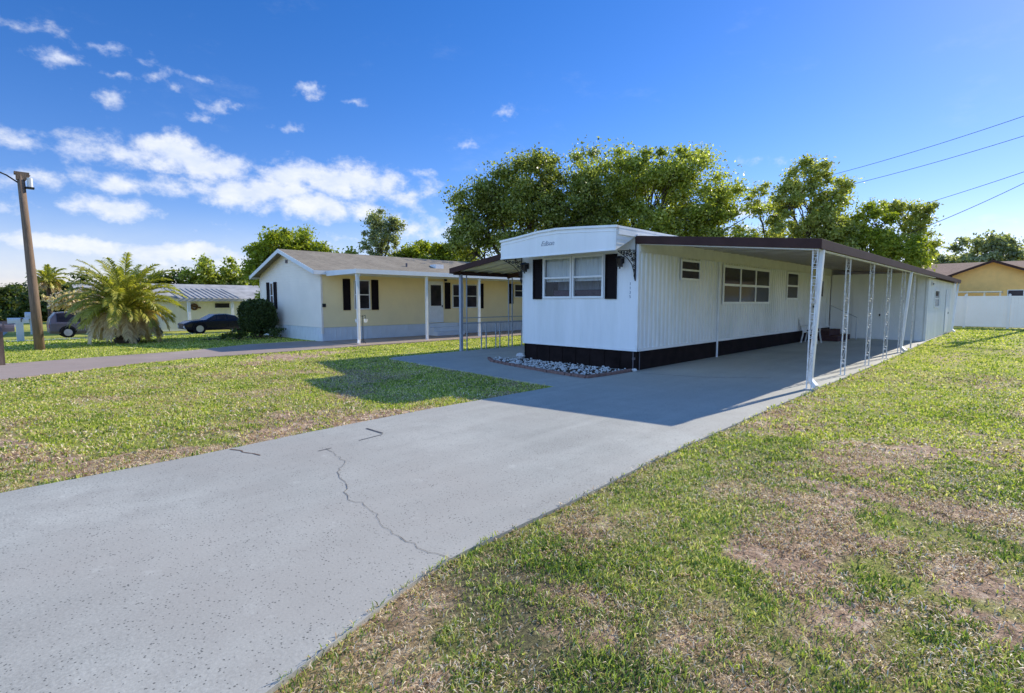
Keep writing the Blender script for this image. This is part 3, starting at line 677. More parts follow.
# ------------------------------------------------------------------ utility shed closing the carport
S = thing('utility_shed', 'white sheet-sided storage shed closing the far end of the carport', 'shed', (-4.8, 32.5, 0)); sx1 = -3.06
mb = MB(); mb.box(XR+.03, sx1-.02, 27.42, 27.46, 0, 2.82)
for i in range(1, 9): mb.box(XR+.03+i*.4, XR+.036+i*.4, 27.414, 27.419, .06, 2.6)
build('front_wall', mb, M['siding'], S)
mb = MB(); ribwall(mb, sx1, 27.5, 38.2, .02, 2.6, .41, .012); build('side_wall', mb, M['siding'], S)
mb = MB(); mb.box(XR+.03, sx1, 38.2, 38.24, 0, 2.6); build('back_wall', mb, M['siding'], S)
for b_ in ((sx1-.06, sx1+.02, 27.38, 27.5, 0, 2.6), (sx1-.03, sx1+.02, 38.15, 38.26, 0, 2.6), (sx1-.36, sx1-.10, 27.395, 27.418, 0, 2.62)):
    mb = MB(); mb.box(*b_); build('corner_trim', mb, M['trim'], S)
mb = MB(); mb.box(XR+.9, XR+2.0, 27.39, 27.413, .05, 2.15); d = build('door', mb, M['siding'], S)
mb = MB(); mb.box(XR+1.9, XR+1.95, 27.36, 27.389, 1.0, 1.1); build('handle', mb, M['iron'], d)
window(S, 'x', sx1+.012, 29.4, 31.0, 1.35, 2.15, 1, 2, fr=.06); window(S, 'x', sx1+.012, 28.3, 28.9, 2.3, 2.45, 1, 1, fr=.03)
mb = MB(); mb.box(sx1+.013, sx1+.04, 33.7, 34.9, .1, 2.2); d2 = build('door', mb, M['trim'], S)
mb = MB(); mb.box(sx1+.041, sx1+.06, 34.7, 34.8, 1.0, 1.1); build('handle', mb, M['iron'], d2)
mb = MB(); mb.box(sx1-.2, sx1+.02, 27.46, 38.3, 2.6, 2.68); build('roof_plate', mb, M['brown'], S)

# steps and chair by the side door
ST = thing('door_steps', 'low brick-red steps with a grey handrail below the side door under the carport', 'steps', (-6.0, 25.5, 0))
mb = MB(); mb.box(-6.45, -5.55, 24.6, 26.6, 0, .22); build('lower_step', mb, M['redstep'], ST, bevel=.01)
mb = MB(); mb.box(-6.45, -5.9, 24.7, 26.5, .222, .44); build('upper_step', mb, M['redstep'], ST, bevel=.01)
mb = MB(); mb.tube([(-6.3, 26.45, .44), (-6.3, 26.45, 1.45), (-5.3, 26.45, .95), (-5.3, 26.45, 0)], .02, 6); build('handrail', mb, M['gunmetal'], ST)
CH = thing('patio_chair', 'white plastic chair standing against the home wall under the carport', 'chair', (-6.15, 23.1, 0), rz=0)
def chair_part(n, f): m_ = MB(); f(m_); build(n, m_, M['plastic'], CH, world=False, bevel=.006)
def seatf(m_): m_.add([(-.24, -.26, .40), (.26, -.24, .44), (.26, .24, .44), (-.24, .26, .40), (-.24, -.26, .43), (.26, -.24, .47), (.26, .24, .47), (-.24, .26, .43)], [(0, 3, 2, 1), (4, 5, 6, 7), (0, 1, 5, 4), (1, 2, 6, 5), (2, 3, 7, 6), (3, 0, 4, 7)])
chair_part('seat', seatf)
def backf(m_):
    for k in range(6): m_.bar((-.22-.0, -.22+k*.088, .43), (-.40, -.22+k*.088, .95), .055, .02)
    m_.bar((-.40, -.28, .96), (-.40, .28, .96), .03, .07)
chair_part('backrest', backf)
for sx, sy in ((.23, -.25), (.23, .25), (-.20, -.25), (-.20, .25)):
    chair_part('leg', lambda m_: m_.bar((sx, sy, .45), (sx*1.35, sy*1.1, 0), .05, .03))
for sy in (-.27, .27):
    chair_part('armrest', lambda m_: (m_.bar((-.33, sy, .68), (.25, sy, .66), .05, .03), m_.bar((.24, sy, .66), (.24, sy, .44), .04, .03)))

# ------------------------------------------------------------------ planter
PB = [(-11.0, 10.25), (-10.4, 9.80), (-9.2, 9.50), (-7.9, 9.22), (-6.72, 9.10), (-6.64, 9.9), (-6.62, 10.8), (-10.3, 10.84)]
mb = MB(); n = len(PB); mb.v = [(x, y, .004) for x, y in PB]; mb.f = [tuple(range(n))]; build('planter_soil', mb, M['mulch'], kind='structure')
mb = MB()
for (a, b) in zip(PB[:6], PB[1:7]):
    a = Vector(a); b = Vector(b); k = max(1, round((b-a).length/.205))
    for i in range(k):
        p = a.lerp(b, (i+.04)/k); q = a.lerp(b, (i+.93)/k); mb.bar((p.x, p.y, .03+random.uniform(-.006, .01)), (q.x+random.uniform(-.01, .01), q.y+random.uniform(-.015, .015), .03), .09, .062)
build('brick_edging', mb, M['brick'], label='row of small red bricks edging the stone bed in front of the white home', category='edging', bevel=.006)
mb = MB(); rg = random.Random(5); cnt = 0
while cnt < 700:
    x = rg.uniform(-11, -6.6); y = rg.uniform(9.1, 10.85)
    if inpoly(np.array([x]), np.array([y+.0]), PB)[0] and inpoly(np.array([x]), np.array([y-.09]), PB)[0]:
        r = rg.choice((.014, .020, .027, .036)); stone_mesh(mb, (x, y, .006+r*.4+(.03 if rg.random() < .2 else 0)), r, rg); cnt += 1
build('white_stones', mb, M['stone'], kind='stuff', label='bed of white landscaping stones in front of the dark skirting', category='stones')
mb = MB(); stone_mesh(mb, (-10.05, 10.55, .13), .12, rg); build('boulder', mb, M['stone'], label='largest white rock at the left end of the stone bed', category='rock')

# ------------------------------------------------------------------ patio canopy on the left side
PC = thing('patio_canopy', 'brown-edged lean-to canopy over the patio left of the white home', 'canopy', (-11.9, 13, 0))
LX, LY0, LY1 = -13.5, 10.86, 26.0
def lz(x): return 3.10+(x+10.27)/(LX+10.27)*(2.66-3.10)
mb = MB(); mb.prism([(LX, LY0+.03, lz(LX)), (-10.27, LY0+.03, lz(-10.27)), (-10.27, LY0+.03, lz(-10.27)-.03), (LX, LY0+.03, lz(LX)-.03)], (0, LY1-LY0, 0))
for k in range(24): mb.prism([(LX+.05, LY0+.4+k*.62, lz(LX)-.031), (-10.3, LY0+.4+k*.62, lz(-10.3)-.031), (-10.3, LY0+.4+k*.62, lz(-10.3)-.07), (LX+.05, LY0+.4+k*.62, lz(LX)-.07)], (0, .045, 0))
build('roof', mb, M['pan'], PC)
mb = MB(); mb.prism([(LX-.02, LY0-.01, lz(LX)+.04), (-10.28, LY0-.01, lz(-10.28)+.04), (-10.28, LY0-.01, lz(-10.28)-.13), (LX-.02, LY0-.01, lz(LX)-.13)], (0, .038, 0))
mb.box(LX-.018, LX+.02, LY0+.03, LY1, lz(LX)-.13, lz(LX)+.038); build('fascia', mb, M['brown'], PC, bevel=.006)
mb = MB(); mb.box(LX+.1, LX+.18, LY0+.06, LY1, lz(LX)-.17, lz(LX)-.06); mb.prism([(LX+.18, 13.3, lz(LX)-.08), (-10.3, 13.3, lz(-10.3)-.07), (-10.3, 13.3, lz(-10.3)-.22), (LX+.18, 13.3, lz(LX)-.22)], (0, .09, 0)); build('beam', mb, M['brown'], PC)
for yy in (11.2, 15.6, 20.4, 25.2):
    mb = MB(); mb.box(-13.40, -13.31, yy-.045, yy+.045, 0, lz(LX)-.15); build('post', mb, M['greypaint'], PC)
IR = thing('iron_railing', 'grey iron railing with slim uprights along the outer edge of the patio', 'railing', (-13.36, 12.5, 0))
for yy, zt in ((11.45, 2.5), (12.1, .89), (12.32, .89), (12.78, .89), (12.98, .89), (13.42, 2.5), (13.60, 2.5), (14.1, .89), (14.35, .89), (14.9, .89), (15.15, .89)):
    mb = MB(); mb.box(-13.375, -13.345, yy-.015, yy+.015, 0, zt); build('baluster', mb, M['greypaint'], IR)
mb = MB(); mb.box(-13.37, -13.35, 11.24, 15.5, 1.08, 1.105); mb.box(-13.37, -13.35, 11.24, 15.5, .892, .922); build('rail', mb, M['greypaint'], IR)

# ------------------------------------------------------------------ neighbouring yellow house
NH = thing('neighbour_house', 'cream and yellow manufactured house with grey shingle roof and a long side porch', 'house', (-24, 18, 0))
NX0, NX1, NY0, NY1 = -27.3, -20.8, 10.0, 27
def lap(mb, pts):  pass
mb = MB(); rz = 3.90; rx = -24.05; ez = 2.90
def gable_w(z): # half limits at height z on the gable
    t = max(0, (z-ez)/(rz-ez)); return NX0+(rx-NX0)*t, NX1+(rx-NX1)*t
z = .56
while z < rz-.08:
    z2 = min(z+.115, rz-.02); a0, a1 = gable_w(z); b0, b1 = gable_w(z2)
    mb.prism([(a0, NY0-.018, z), (a1, NY0-.018, z), (b1, NY0-.004, z2), (b0, NY0-.004, z2)], (0, .05, 0)); z += .115
build('gable_wall', mb, M['creamsiding'], NH)
mb = MB(); z = .56
while z < 2.78:
    z2 = min(z+.115, 2.80); mb.prism([(NX1+.018, NY0+.03, z), (NX1+.004, NY0+.03, z2), (NX1-.04, NY0+.03, z2), (NX1-.04, NY0+.03, z)], (0, NY1-NY0, 0)); z += .115
build('porch_wall', mb, M['yellow'], NH)
mb = MB(); mb.box(NX0, NX0+.03, NY0+.03, NY1, .56, 2.85); mb.box(NX0, NX1, NY1, NY1+.03, 0, 2.85); build('back_wall', mb, M['creamsiding'], NH)
mb = MB(); mb.box(NX0+.02, NX1-.02, NY0+.005, NY1-.01, -.2, .56)
for i in range(70): y = NY0+.1+i*.24; mb.box(NX1-.019, NX1-.004, y, y+.03, 0, .55)
for i in range(26): x = NX0+.1+i*.25; mb.box(x, x+.03, NY0-.006, NY0+.004, 0, .55)
build('skirting', mb, M['skirtwhite'], NH)
for b_ in ((NX1-.05, NX1+.03, NY0-.03, NY0+.05, .3, 2.8), (NX0-.02, NX0+.05, NY0-.03, NY0+.05, .3, 2.8)):
    mb = MB(); mb.box(*b_); build('corner_board', mb, M['creamsiding'], NH)
mb = MB(); e = .48; y0 = 9.62
sl = (rz-ez)/(NX1-rx); zr = rz+.06
xl, xr = NX0-.28, NX1+.22; zl = ez-.28*sl+.06; zrr = ez-.22*sl+.06
mb.prism([(xl, y0, zl), (rx, y0, zr), (rx, y0, zr-.06), (xl, y0, zl-.06)], (0, NY1-y0+.4, 0)); mb.prism([(rx, y0, zr), (xr, y0, zrr), (xr, y0, zrr-.06), (rx, y0, zr-.06)], (0, NY1-y0+.4, 0))
build('roof', mb, M['shingle'], NH)
mb = MB(); mb.prism([(xl, y0-.03, zl-.005), (rx, y0-.03, zr-.005), (rx, y0-.03, zr-.17), (xl, y0-.03, zl-.17)], (0, .028, 0)); mb.prism([(rx, y0-.03, zr-.005), (xr, y0-.03, zrr-.005), (xr, y0-.03, zrr-.17), (rx, y0-.03, zr-.17)], (0, .028, 0))
mb.box(xr-.02, xr+.03, y0-.03, NY1+.4, zrr-.17, zrr-.01); mb.box(xl-.03, xl+.02, y0-.03, NY1+.4, zrr-.17, zrr-.01); build('bargeboard', mb, M['skirtwhite'], NH)
mb = MB(); mb.prism([(xr+.03, 10.15, zrr-.03), (-18.25, 10.15, 2.84), (-18.25, 10.15, 2.80), (xr+.03, 10.15, zrr-.09)], (0, 15.5, 0)); build('porch_roof', mb, M['shingle'], NH)
mb = MB(); mb.prism([(NX1+.02, 10.18, 2.80), (-18.26, 10.18, 2.76), (-18.26, 10.18, 2.745), (NX1+.02, 10.18, 2.785)], (0, 15.4, 0)); build('bounce_soffit', mb, M['trim'], NH)  # white soffit added to bounce light onto the porch wall
mb = MB(); mb.box(-18.25, -18.17, 10.12, 25.7, 2.69, 2.86); mb.prism([(xr+.035, 10.12, zrr-.02), (-18.25, 10.12, 2.855), (-18.25, 10.12, 2.69), (xr+.035, 10.12, 2.66)], (0, .028, 0)); build('porch_gutter', mb, M['skirtwhite'], NH)
for i, yy in enumerate((10.3, 13.5, 16.5, 19.6, 22.7)):
    mb = MB(); mb.box(-18.41, -18.32, yy-.045, yy+.045, 0, 2.69); mb.box(-18.44, -18.29, yy-.07, yy+.07, 2.6, 2.689) if i == 0 else None
    build('porch_post', mb, M['trim'], NH)
mb = MB(); mb.bar((-18.30, 10.22, 2.68), (-18.27, 10.22, .12), .06, .07); mb.bar((-18.27, 10.22, .14), (-18.1, 10.1, .05), .06, .07); build('downspout', mb, M['trim'], NH)
c = NX1+.02
window(NH, 'x', c, 11.46, 12.22, 1.28, 2.56, 1, 2, glass='darkglass'); shutter(NH, 'x', c, 10.95, 11.28, 1.26, 2.58); shutter(NH, 'x', c, 12.30, 12.64, 1.26, 2.58)
window(NH, 'x', c, 16.86, 17.60, 1.3, 2.5); window(NH, 'x', c, 17.78, 18.52, 1.3, 2.5); shutter(NH, 'x', c, 16.38, 16.72, 1.26, 2.56); shutter(NH, 'x', c, 18.64, 18.96, 1.26, 2.56)
shutter(NH, 'x', c, 20.92, 21.22, 1.5, 2.6); window(NH, 'x', c, 21.32, 22.7, 1.85, 2.6)
window(NH, 'y', NY0-.02, -26.02, -25.66, 1.30, 2.52, 1, 2, out=-1); shutter(NH, 'y', NY0-.02, -26.44, -26.14, 1.28, 2.54, -1); shutter(NH, 'y', NY0-.02, -25.56, -25.27, 1.28, 2.54, -1)
mb = MB(); mb.box(c+.002, c+.04, 15.36, 16.26, .60, 2.60); d = build('door', mb, M['trim'], NH, label='white storm door with a glass upper half')
mb = MB(); mb.box(c+.041, c+.05, 15.50, 16.12, 1.42, 2.42); build('door_glass', mb, M['darkglass'], d)
mb = MB(); mb.box(c+.041, c+.075, 16.16, 16.20, 1.35, 1.45); build('handle', mb, M['iron'], d)
for k in range(3):
    mb = MB(); mb.box(c+.002, c+.002+.28*(3-k), 15.25-.0, 16.95, .006+.19*k, .004+.19*(k+1)); build('step', mb, M['skirtwhite'], NH)
mb = MB(); mb.box(c+.002, c+.12, 16.35, 16.45, 2.62, 2.74); build('porch_light', mb, M['iron'], NH)
mb = MB(); mb.box(NX1+.022, NX1+.06, 10.02, 10.16, 1.4, 1.54); build('meter_box', mb, M['iron'], NH)
mb = MB(); mb.box(rx-.9+.8, rx-.9+1.0, NY0-.05, NY0-.02, 3.35, 3.5); build('gable_vent', mb, M['greybox'], NH)
for (x, y) in ((-22.2, 17.0), ):
    zz = zr-(x-rx)*sl
    mb = MB(); mb.box(x-.25, x+.25, y-.25, y+.25, zz-.1, zz+.14); build('roof_vent', mb, M['whitebox'], NH)
mb = MB(); mb.tube([(-22.0, 15.0, 3.15), (-22.0, 15.0, 3.5)], .05, 8); build('vent_pipe', mb, M['greybox'], NH)
# a small plant stand by the porch post
FS = thing('plant_stand', 'thin iron plant stand with hanging pots beside the first porch post of the yellow house', 'plant stand', (-18.6, 10.6, 0))
mb = MB(); mb.tube([(-18.6, 10.6, 0), (-18.6, 10.6, 1.1)], .012, 6)
for a in range(3): mb.tube([(-18.6, 10.6, 1.05), (-18.6+.2*math.cos(a*2.1), 10.6+.2*math.sin(a*2.1), 1.1), (-18.6+.22*math.cos(a*2.1), 10.6+.22*math.sin(a*2.1), .95)], .008, 5); mb.tube([(-18.6, 10.6, .1), (-18.6+.2*math.cos(a*2.1), 10.6+.2*math.sin(a*2.1), 0)], .01, 5)
build('frame', mb, M['iron'], FS)
for a in range(3):
    mb = MB(); px, py = -18.6+.22*math.cos(a*2.1), 10.6+.22*math.sin(a*2.1); mb.tube([(px, py, .82), (px, py, .95)], [.05, .075], 10); build('pot', mb, M['whitebox'], FS)

# ------------------------------------------------------------------ foliage generators
def leaves(n, cen, spread, size, rg, updown=.4, aspect=.55):
    """n leaf quads around random clump centres: cen (k,3), spread (k,)"""
    k = rg.integers(0, len(cen), n); d = rg.normal(size=(n, 3)); d /= np.linalg.norm(d, axis=1)[:, None]
    rad = np.minimum(np.abs(rg.normal(size=n))*.6, 1.12)
    P = cen[k]+d*(spread[k]*rad)[:, None]*np.array([1, 1, .72])
    nrm = rg.normal(size=(n, 3))+d*.5+np.array([0, 0, updown]); nrm /= np.linalg.norm(nrm, axis=1)[:, None]
    t = np.cross(nrm, rg.normal(size=(n, 3))); t /= np.linalg.norm(t, axis=1)[:, None]; b = np.cross(nrm, t)
    s = size*(.55+.9*rg.random(n)); t = t*s[:, None]; b = b*(s*aspect)[:, None]
    V = np.stack([P-t, P-b*1.0+nrm*(s*.12)[:, None], P+t, P+b*1.0+nrm*(s*.12)[:, None]], 1).reshape(-1, 3)
    F = (np.arange(n)*4)[:, None]+np.array([[0, 1, 2, 3]]); return V, F
def tree(name, label, loc, blobs, nclump, nleaf, size, mat, clump=.6, trunk=.3, seed=1, group=None, bark='bark', fork=.3, cat='tree', trunkvis=True, hollow=.55):
    rg = np.random.default_rng(seed); g = float(gz(loc[0])); loc = (loc[0], loc[1], g-.05)
    t = thing(name, label, cat, loc, group)
    blobs = [np.array(b, float) for b in blobs]; vol = np.array([b[3]*b[4]*b[5] for b in blobs])**.75; vol /= vol.sum()
    C = []
    for b, w in zip(blobs, vol):
        k = max(3, int(nclump*w)); d = rg.normal(size=(k, 3)); d /= np.linalg.norm(d, axis=1)[:, None]
        r = hollow*.7+(1.02-hollow*.7)*rg.random(k)**.7
        C.append(b[:3]+d*r[:, None]*b[3:6]*(1+.18*rg.normal(size=(k, 1))))
    C = np.concatenate(C); sp = clump*(.6+1.1*rg.random(len(C)))*1.12
    V, F = leaves(nleaf, C, sp, size, rg)
    npmesh('crown', V, F, M[mat], t)
    mb = MB(); top = min(b[2]-b[5]*.4 for b in blobs); top = max(top, .8)
    rr = random.Random(seed); mid = Vector((rr.uniform(-.2, .2), rr.uniform(-.2, .2), top))
    mb.tube([(0, 0, 0), (mid.x*.3, mid.y*.3, top*.15), (mid.x*.6, mid.y*.6, top*.55), mid], [trunk*1.25, trunk, trunk*.85, trunk*.75], 9)
    for b in blobs:
        a = mid.copy(); e = Vector(b[:3]); m_ = a.lerp(e, .5)+Vector((rr.uniform(-.3, .3), rr.uniform(-.3, .3), .25))
        mb.tube([a, m_, e], [trunk*.55, trunk*.36, trunk*.16], 7)
        idx = [i for i in range(len(C)) if np.linalg.norm((C[i]-b[:3])/b[3:6]) < 1.2]
        for i in rr.sample(idx, min(len(idx), 12)):
            q = Vector(C[i]); s_ = m_.lerp(e, rr.random()); mm = s_.lerp(q, .5)+Vector((rr.uniform(-.2, .2), rr.uniform(-.2, .2), rr.uniform(0, .3)))
            mb.tube([s_, mm, q], [trunk*.17, trunk*.1, trunk*.035], 5)
    build('trunk', mb, M[bark], t, world=False, smooth=True); return t

# two big oaks behind the home
tree('oak_tree', 'big spreading oak with dark leaves, the left one of the pair behind the two homes', (-27.6, 29.4), [(-.6, 0, 9.0, 3.3, 3.3, 3.4), (-3.2, -2.2, 8.2, 2.2, 2.2, 2.6), (2.8, 2.0, 9.0, 2.7, 2.7, 3.0), (-3.0, -2.6, 5.4, 2.0, 2.0, 2.2), (.2, .4, 11.0, 2.5, 2.5, 1.6), (1.5, 1, 5.2, 3.2, 3.2, 2.2), (-2.0, -1.5, 10.2, 1.5, 1.5, 1.3), (-4.0, -3.2, 3.2, 1.4, 1.4, 1.4), (4.0, 3.5, 6.3, 2.2, 2.2, 2.4)],
     230, 105000, .105, 'oakdark', .84, .36, 21)
tree('oak_tree', 'big rounded oak with yellow-green top, the right one of the pair, above the visor', (-21.6, 37.0), [(0, 0, 9.6, 3.5, 3.5, 3.3), (3.0, 2.1, 9.0, 2.8, 2.8, 3.4), (-3.0, -2.2, 9.8, 2.8, 2.8, 2.8), (1.2, .8, 12.0, 2.2, 2.2, 1.6), (-1.8, -1.3, 11.9, 2.1, 2.1, 1.3), (4.6, 3.2, 6.6, 2.3, 2.3, 3.0), (0, 0, 6, 4.0, 3.8, 2.6), (5.6, 4.2, 4.4, 2.0, 2.0, 2.2), (-4.2, -3, 7, 2, 2, 2.4)],
     260, 125000, .105, 'oak', .90, .38, 22)
tree('oak_tree', 'lighter olive-green tree rising above the carport roof, tallest on the right', (-11.6, 40.6), [(0, 0, 7.4, 2.0, 2.0, 2.8), (.3, .2, 9.9, 1.4, 1.4, 1.6), (-1.2, -.4, 9.3, 1.0, 1.0, 1.3), (1.7, .6, 5.6, 1.7, 1.7, 1.9), (-.7, -.4, 4.6, 2.0, 2, 1.5), (1.5, .5, 8.6, 1.1, 1.1, 1.3)],
     150, 34000, .105, 'olive', .56, .26, 23)
tree('leafy_tree', 'bright yellow-green tree leaning over the far end of the carport', (-7.7, 43.0), [(0, 0, 4.9, 2.1, 2.1, 1.9), (-1.5, -.2, 6.4, 1.6, 1.6, 1.7), (1.5, .4, 4.9, 1.4, 1.4, 1.5), (-2.6, 0, 5.0, 1.5, 1.5, 1.7), (-.1, 0, 6.9, 1.1, 1.1, 1.3)],
     130, 36000, .10, 'bright', .62, .22, 24)
tree('sparse_tree', 'thin grey-brown tree with open branches left of the tall olive tree', (-14.9, 43.6), [(0, 0, 6.3, 1.3, 1.3, 1.8), (-.9, -.5, 9.4, .8, .8, 1.3), (.4, .3, 8.3, .9, .9, 1.2), (-1.6, -1.2, 5.5, 1.1, 1.1, 1.2)],
     85, 14000, .085, 'olive', .44, .15, 25, hollow=.3)
tree('sparse_tree', 'thin half-bare tree with brownish leaves at the right edge of the carport trees', (-6.3, 45.8), [(0, 0, 6.9, 1.1, 1.1, 1.6), (.9, .3, 7.6, .7, .7, 1.1), (-1.1, -.2, 8.0, .8, .8, 1.0), (.7, .3, 5.2, .9, .9, 1.2)],
     90, 13000, .085, 'olive', .42, .14, 26, hollow=.3)
# behind the yellow gable on the right
tree('oak_tree', 'wide grey-green oak behind the yellow gabled house on the right', (-5.0, 84.5), [(0, 0, 6.6, 4.2, 3, 2.6), (3.8, 0, 6.0, 2.6, 2.6, 2.2), (-3.6, 0, 5.6, 2.2, 2, 2.0), (6.8, 0, 5.6, 2.2, 2, 2.0), (.8, 0, 8.4, 2.0, 2, 1.2)], 150, 22000, .19, 'greyleaf', .75, .35, 27)
tree('bushy_tree', 'small dark tree between the carport roof and the yellow gabled house', (-13.6, 84.5), [(0, 0, 4.4, 3.0, 2.6, 1.7), (2.6, 0, 4.0, 1.8, 2, 1.4)], 60, 12000, .18, 'darkleaf', .7, .3, 28)
# behind the neighbour house
tree('oak_tree', 'round bright green tree rising directly behind the gable of the cream house', (-39.8, 16.3), [(0, 0, 6.1, 1.9, 2.2, 1.4), (1.2, 1.7, 5.5, 1.9, 2.1, 1.2), (-1.0, -1.3, 5.4, 1.4, 1.6, 1.4), (0, 0, 4, 2, 2.9, 1.8)], 110, 38000, .115, 'bright', .55, .26, 29)
tree('bushy_tree', 'low dark green tree just right of the round bright tree behind the cream house', (-41.5, 21.6), [(0, 0, 5.2, 1.6, 2.2, 1.0), (1, 1.4, 4.4, 1.4, 1.4, .9)], 50, 7000, .15, 'oak', .5, .22, 30)
tree('tall_tree', 'tall narrow grey-green tree standing alone behind the grey shingle roof', (-39.4, 24.4), [(0, 0, 6.8, 1.4, 1.5, 2.0), (-.3, -.5, 8.5, 1.0, 1.0, 1.0), (.6, .7, 8.6, .9, .9, .9), (0, 0, 4.6, 1.3, 1.4, 1.2)], 110, 19000, .095, 'greyleaf', .40, .2, 31, hollow=.3)
tree('bushy_tree', 'wide yellow-green bushy tree behind the shingle roof, left of the dark oak', (-37.6, 28.4), [(0, 0, 6.2, 1.9, 2.0, 1.5), (-1.4, -1.8, 5.6, 1.6, 1.7, 1.3), (1.5, 2.0, 5.9, 1.6, 1.7, 1.4), (0, 0, 4.6, 2, 2.6, 1.5)], 120, 40000, .12, 'bright', .5, .22, 32)
# background trees on the left, behind the third house
bg = [((-74, 17.2), 5.6, 'leafy green tree at the left behind the white-roofed house', 'darkleaf', 33), ((-72, 21.0), 7.2, 'tallest dark tree behind the white-roofed house', 'oak', 34), ((-70, 25.5), 6.4, 'dark tree touching the cream gable behind the white-roofed house', 'oak', 35),
      ((-74, 30), 6.0, 'dark tree hidden mostly by the cream house', 'oak', 36)]
for (p, h, lb, mt, sd) in bg:
    tree('shade_tree', lb, p, [(0, 0, h-1.4, 1.8, 2.6, 2.0), (0, 1.8, h-2.0, 1.6, 1.8, 1.6), (0, -1.9, h-2.2, 1.6, 1.8, 1.7), (0, 0, h-3.2, 2, 3.2, 1.8)], 70, 11000, .19, mt, .75, .3, sd, 'trees behind the white-roofed house')
lbs = ['far left dark tree at the edge of the picture beyond the mailboxes', 'dark tree just left of the utility pole in the far background', 'dark tree directly behind the utility pole', 'low dark tree right of the utility pole in the far background', 'dark tree behind the grey car', 'dark tree behind the left fronds of the palm']
for i, (p, h) in enumerate([((-95, -.5), 5.4), ((-97, 4.6), 4.6), ((-90, 7.6), 4.3), ((-84, 10.4), 4.9), ((-80, 12.6), 5.4), ((-80, 15.8), 5.3)]):
    tree('shade_tree', lbs[i], p, [(0, 0, h-1.5, 2.2, 2.8, 2.2), (0, 2.0, h-2.4, 2.0, 2.2, 1.8), (0, -2.2, h-2.4, 2.0, 2.2, 1.8), (0, 0, h-3.8, 2.2, 3.6, 1.9)], 60, 9000, .24, 'darkleaf', .85, .3, 40+i, 'dark trees beyond the street')
tree('red_shrub', 'reddish-tan dry shrub between the utility pole and the palm', (-36.0, 4.6), [(0, 0, 2.2, 1.0, 1.4, .7), (0, -1.5, 1.9, .7, .9, .5), (0, 1.4, 2.3, .9, 1.3, .8)], 55, 8000, .09, 'deadpalm', .4, .09, 50, cat='shrub')
# clipped dark hedge at the corner of the cream house
rg = np.random.default_rng(60)
HD = thing('clipped_shrub', 'dense dark square-clipped shrub at the corner of the cream house', 'shrub', (-25.2, 9.05, 0))
n = 15000; u = rg.random((n, 3))*2-1; ax = rg.integers(0, 3, n); u[np.arange(n), ax] = np.sign(u[np.arange(n), ax])*(.9+.14*rg.random(n)); u = np.sign(u)*np.abs(u)
nr = np.sum(np.abs(u)**3.2, axis=1)**(1/3.2); u = u/np.maximum(nr, .8)[:, None]
lump = (.90+.25*vnoise(u[:, 0]*3+9, u[:, 1]*3+u[:, 2]*2.2, 1.0, 77))[:, None]
P = u*np.array([.70, .64, .68])*lump*(.98+.06*rg.normal(size=(n, 1)))+np.array([0, 0, .95])
tt = rg.normal(size=(n, 3)); tt /= np.linalg.norm(tt, axis=1)[:, None]; bb = np.cross(tt, rg.normal(size=(n, 3))); bb /= np.linalg.norm(bb, axis=1)[:, None]
V = np.stack([P-tt*.045, P-bb*.025, P+tt*.045, P+bb*.025], 1).reshape(-1, 3); npmesh('foliage', V, (np.arange(n)*4)[:, None]+np.array([[0, 1, 2, 3]]), M['hedge'], HD)
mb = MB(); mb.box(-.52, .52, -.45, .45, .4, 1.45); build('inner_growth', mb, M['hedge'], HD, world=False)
mb = MB()
for a in range(5): mb.tube([(.12*math.cos(a*1.3), .12*math.sin(a*1.3), 0), (.4*math.cos(a*1.3), .4*math.sin(a*1.3), .6)], [.035, .02], 6)
build('stem', mb, M['bark'], HD, world=False)
def lowplant(label, loc, r, h, n, seed, mat='hedge'):
    rg = np.random.default_rng(seed); t = thing('low_plant', label, 'plant', loc)
    C = rg.normal(size=(14, 3))*np.array([r*.4, r*.4, h*.15])+np.array([0, 0, h*.5]); V, F = leaves(n, C, np.full(14, h*.4), .05, rg); npmesh('foliage', V, F, M[mat], t)
    mb = MB()
    for a in range(5): mb.tube([(0, 0, 0), (r*.4*math.cos(a*1.3), r*.4*math.sin(a*1.3), h*.5)], [.015, .008], 5)
    build('stem', mb, M['bark'], t, world=False)
lowplant('low dark plant in the mulch right of the clipped shrub', (-24.3, 9.5, 0), .5, .5, 900, 61)
lowplant('low spreading plant at the foot of the clipped shrub', (-24.3, 7.9, 0), .7, .4, 1100, 62, 'darkleaf')

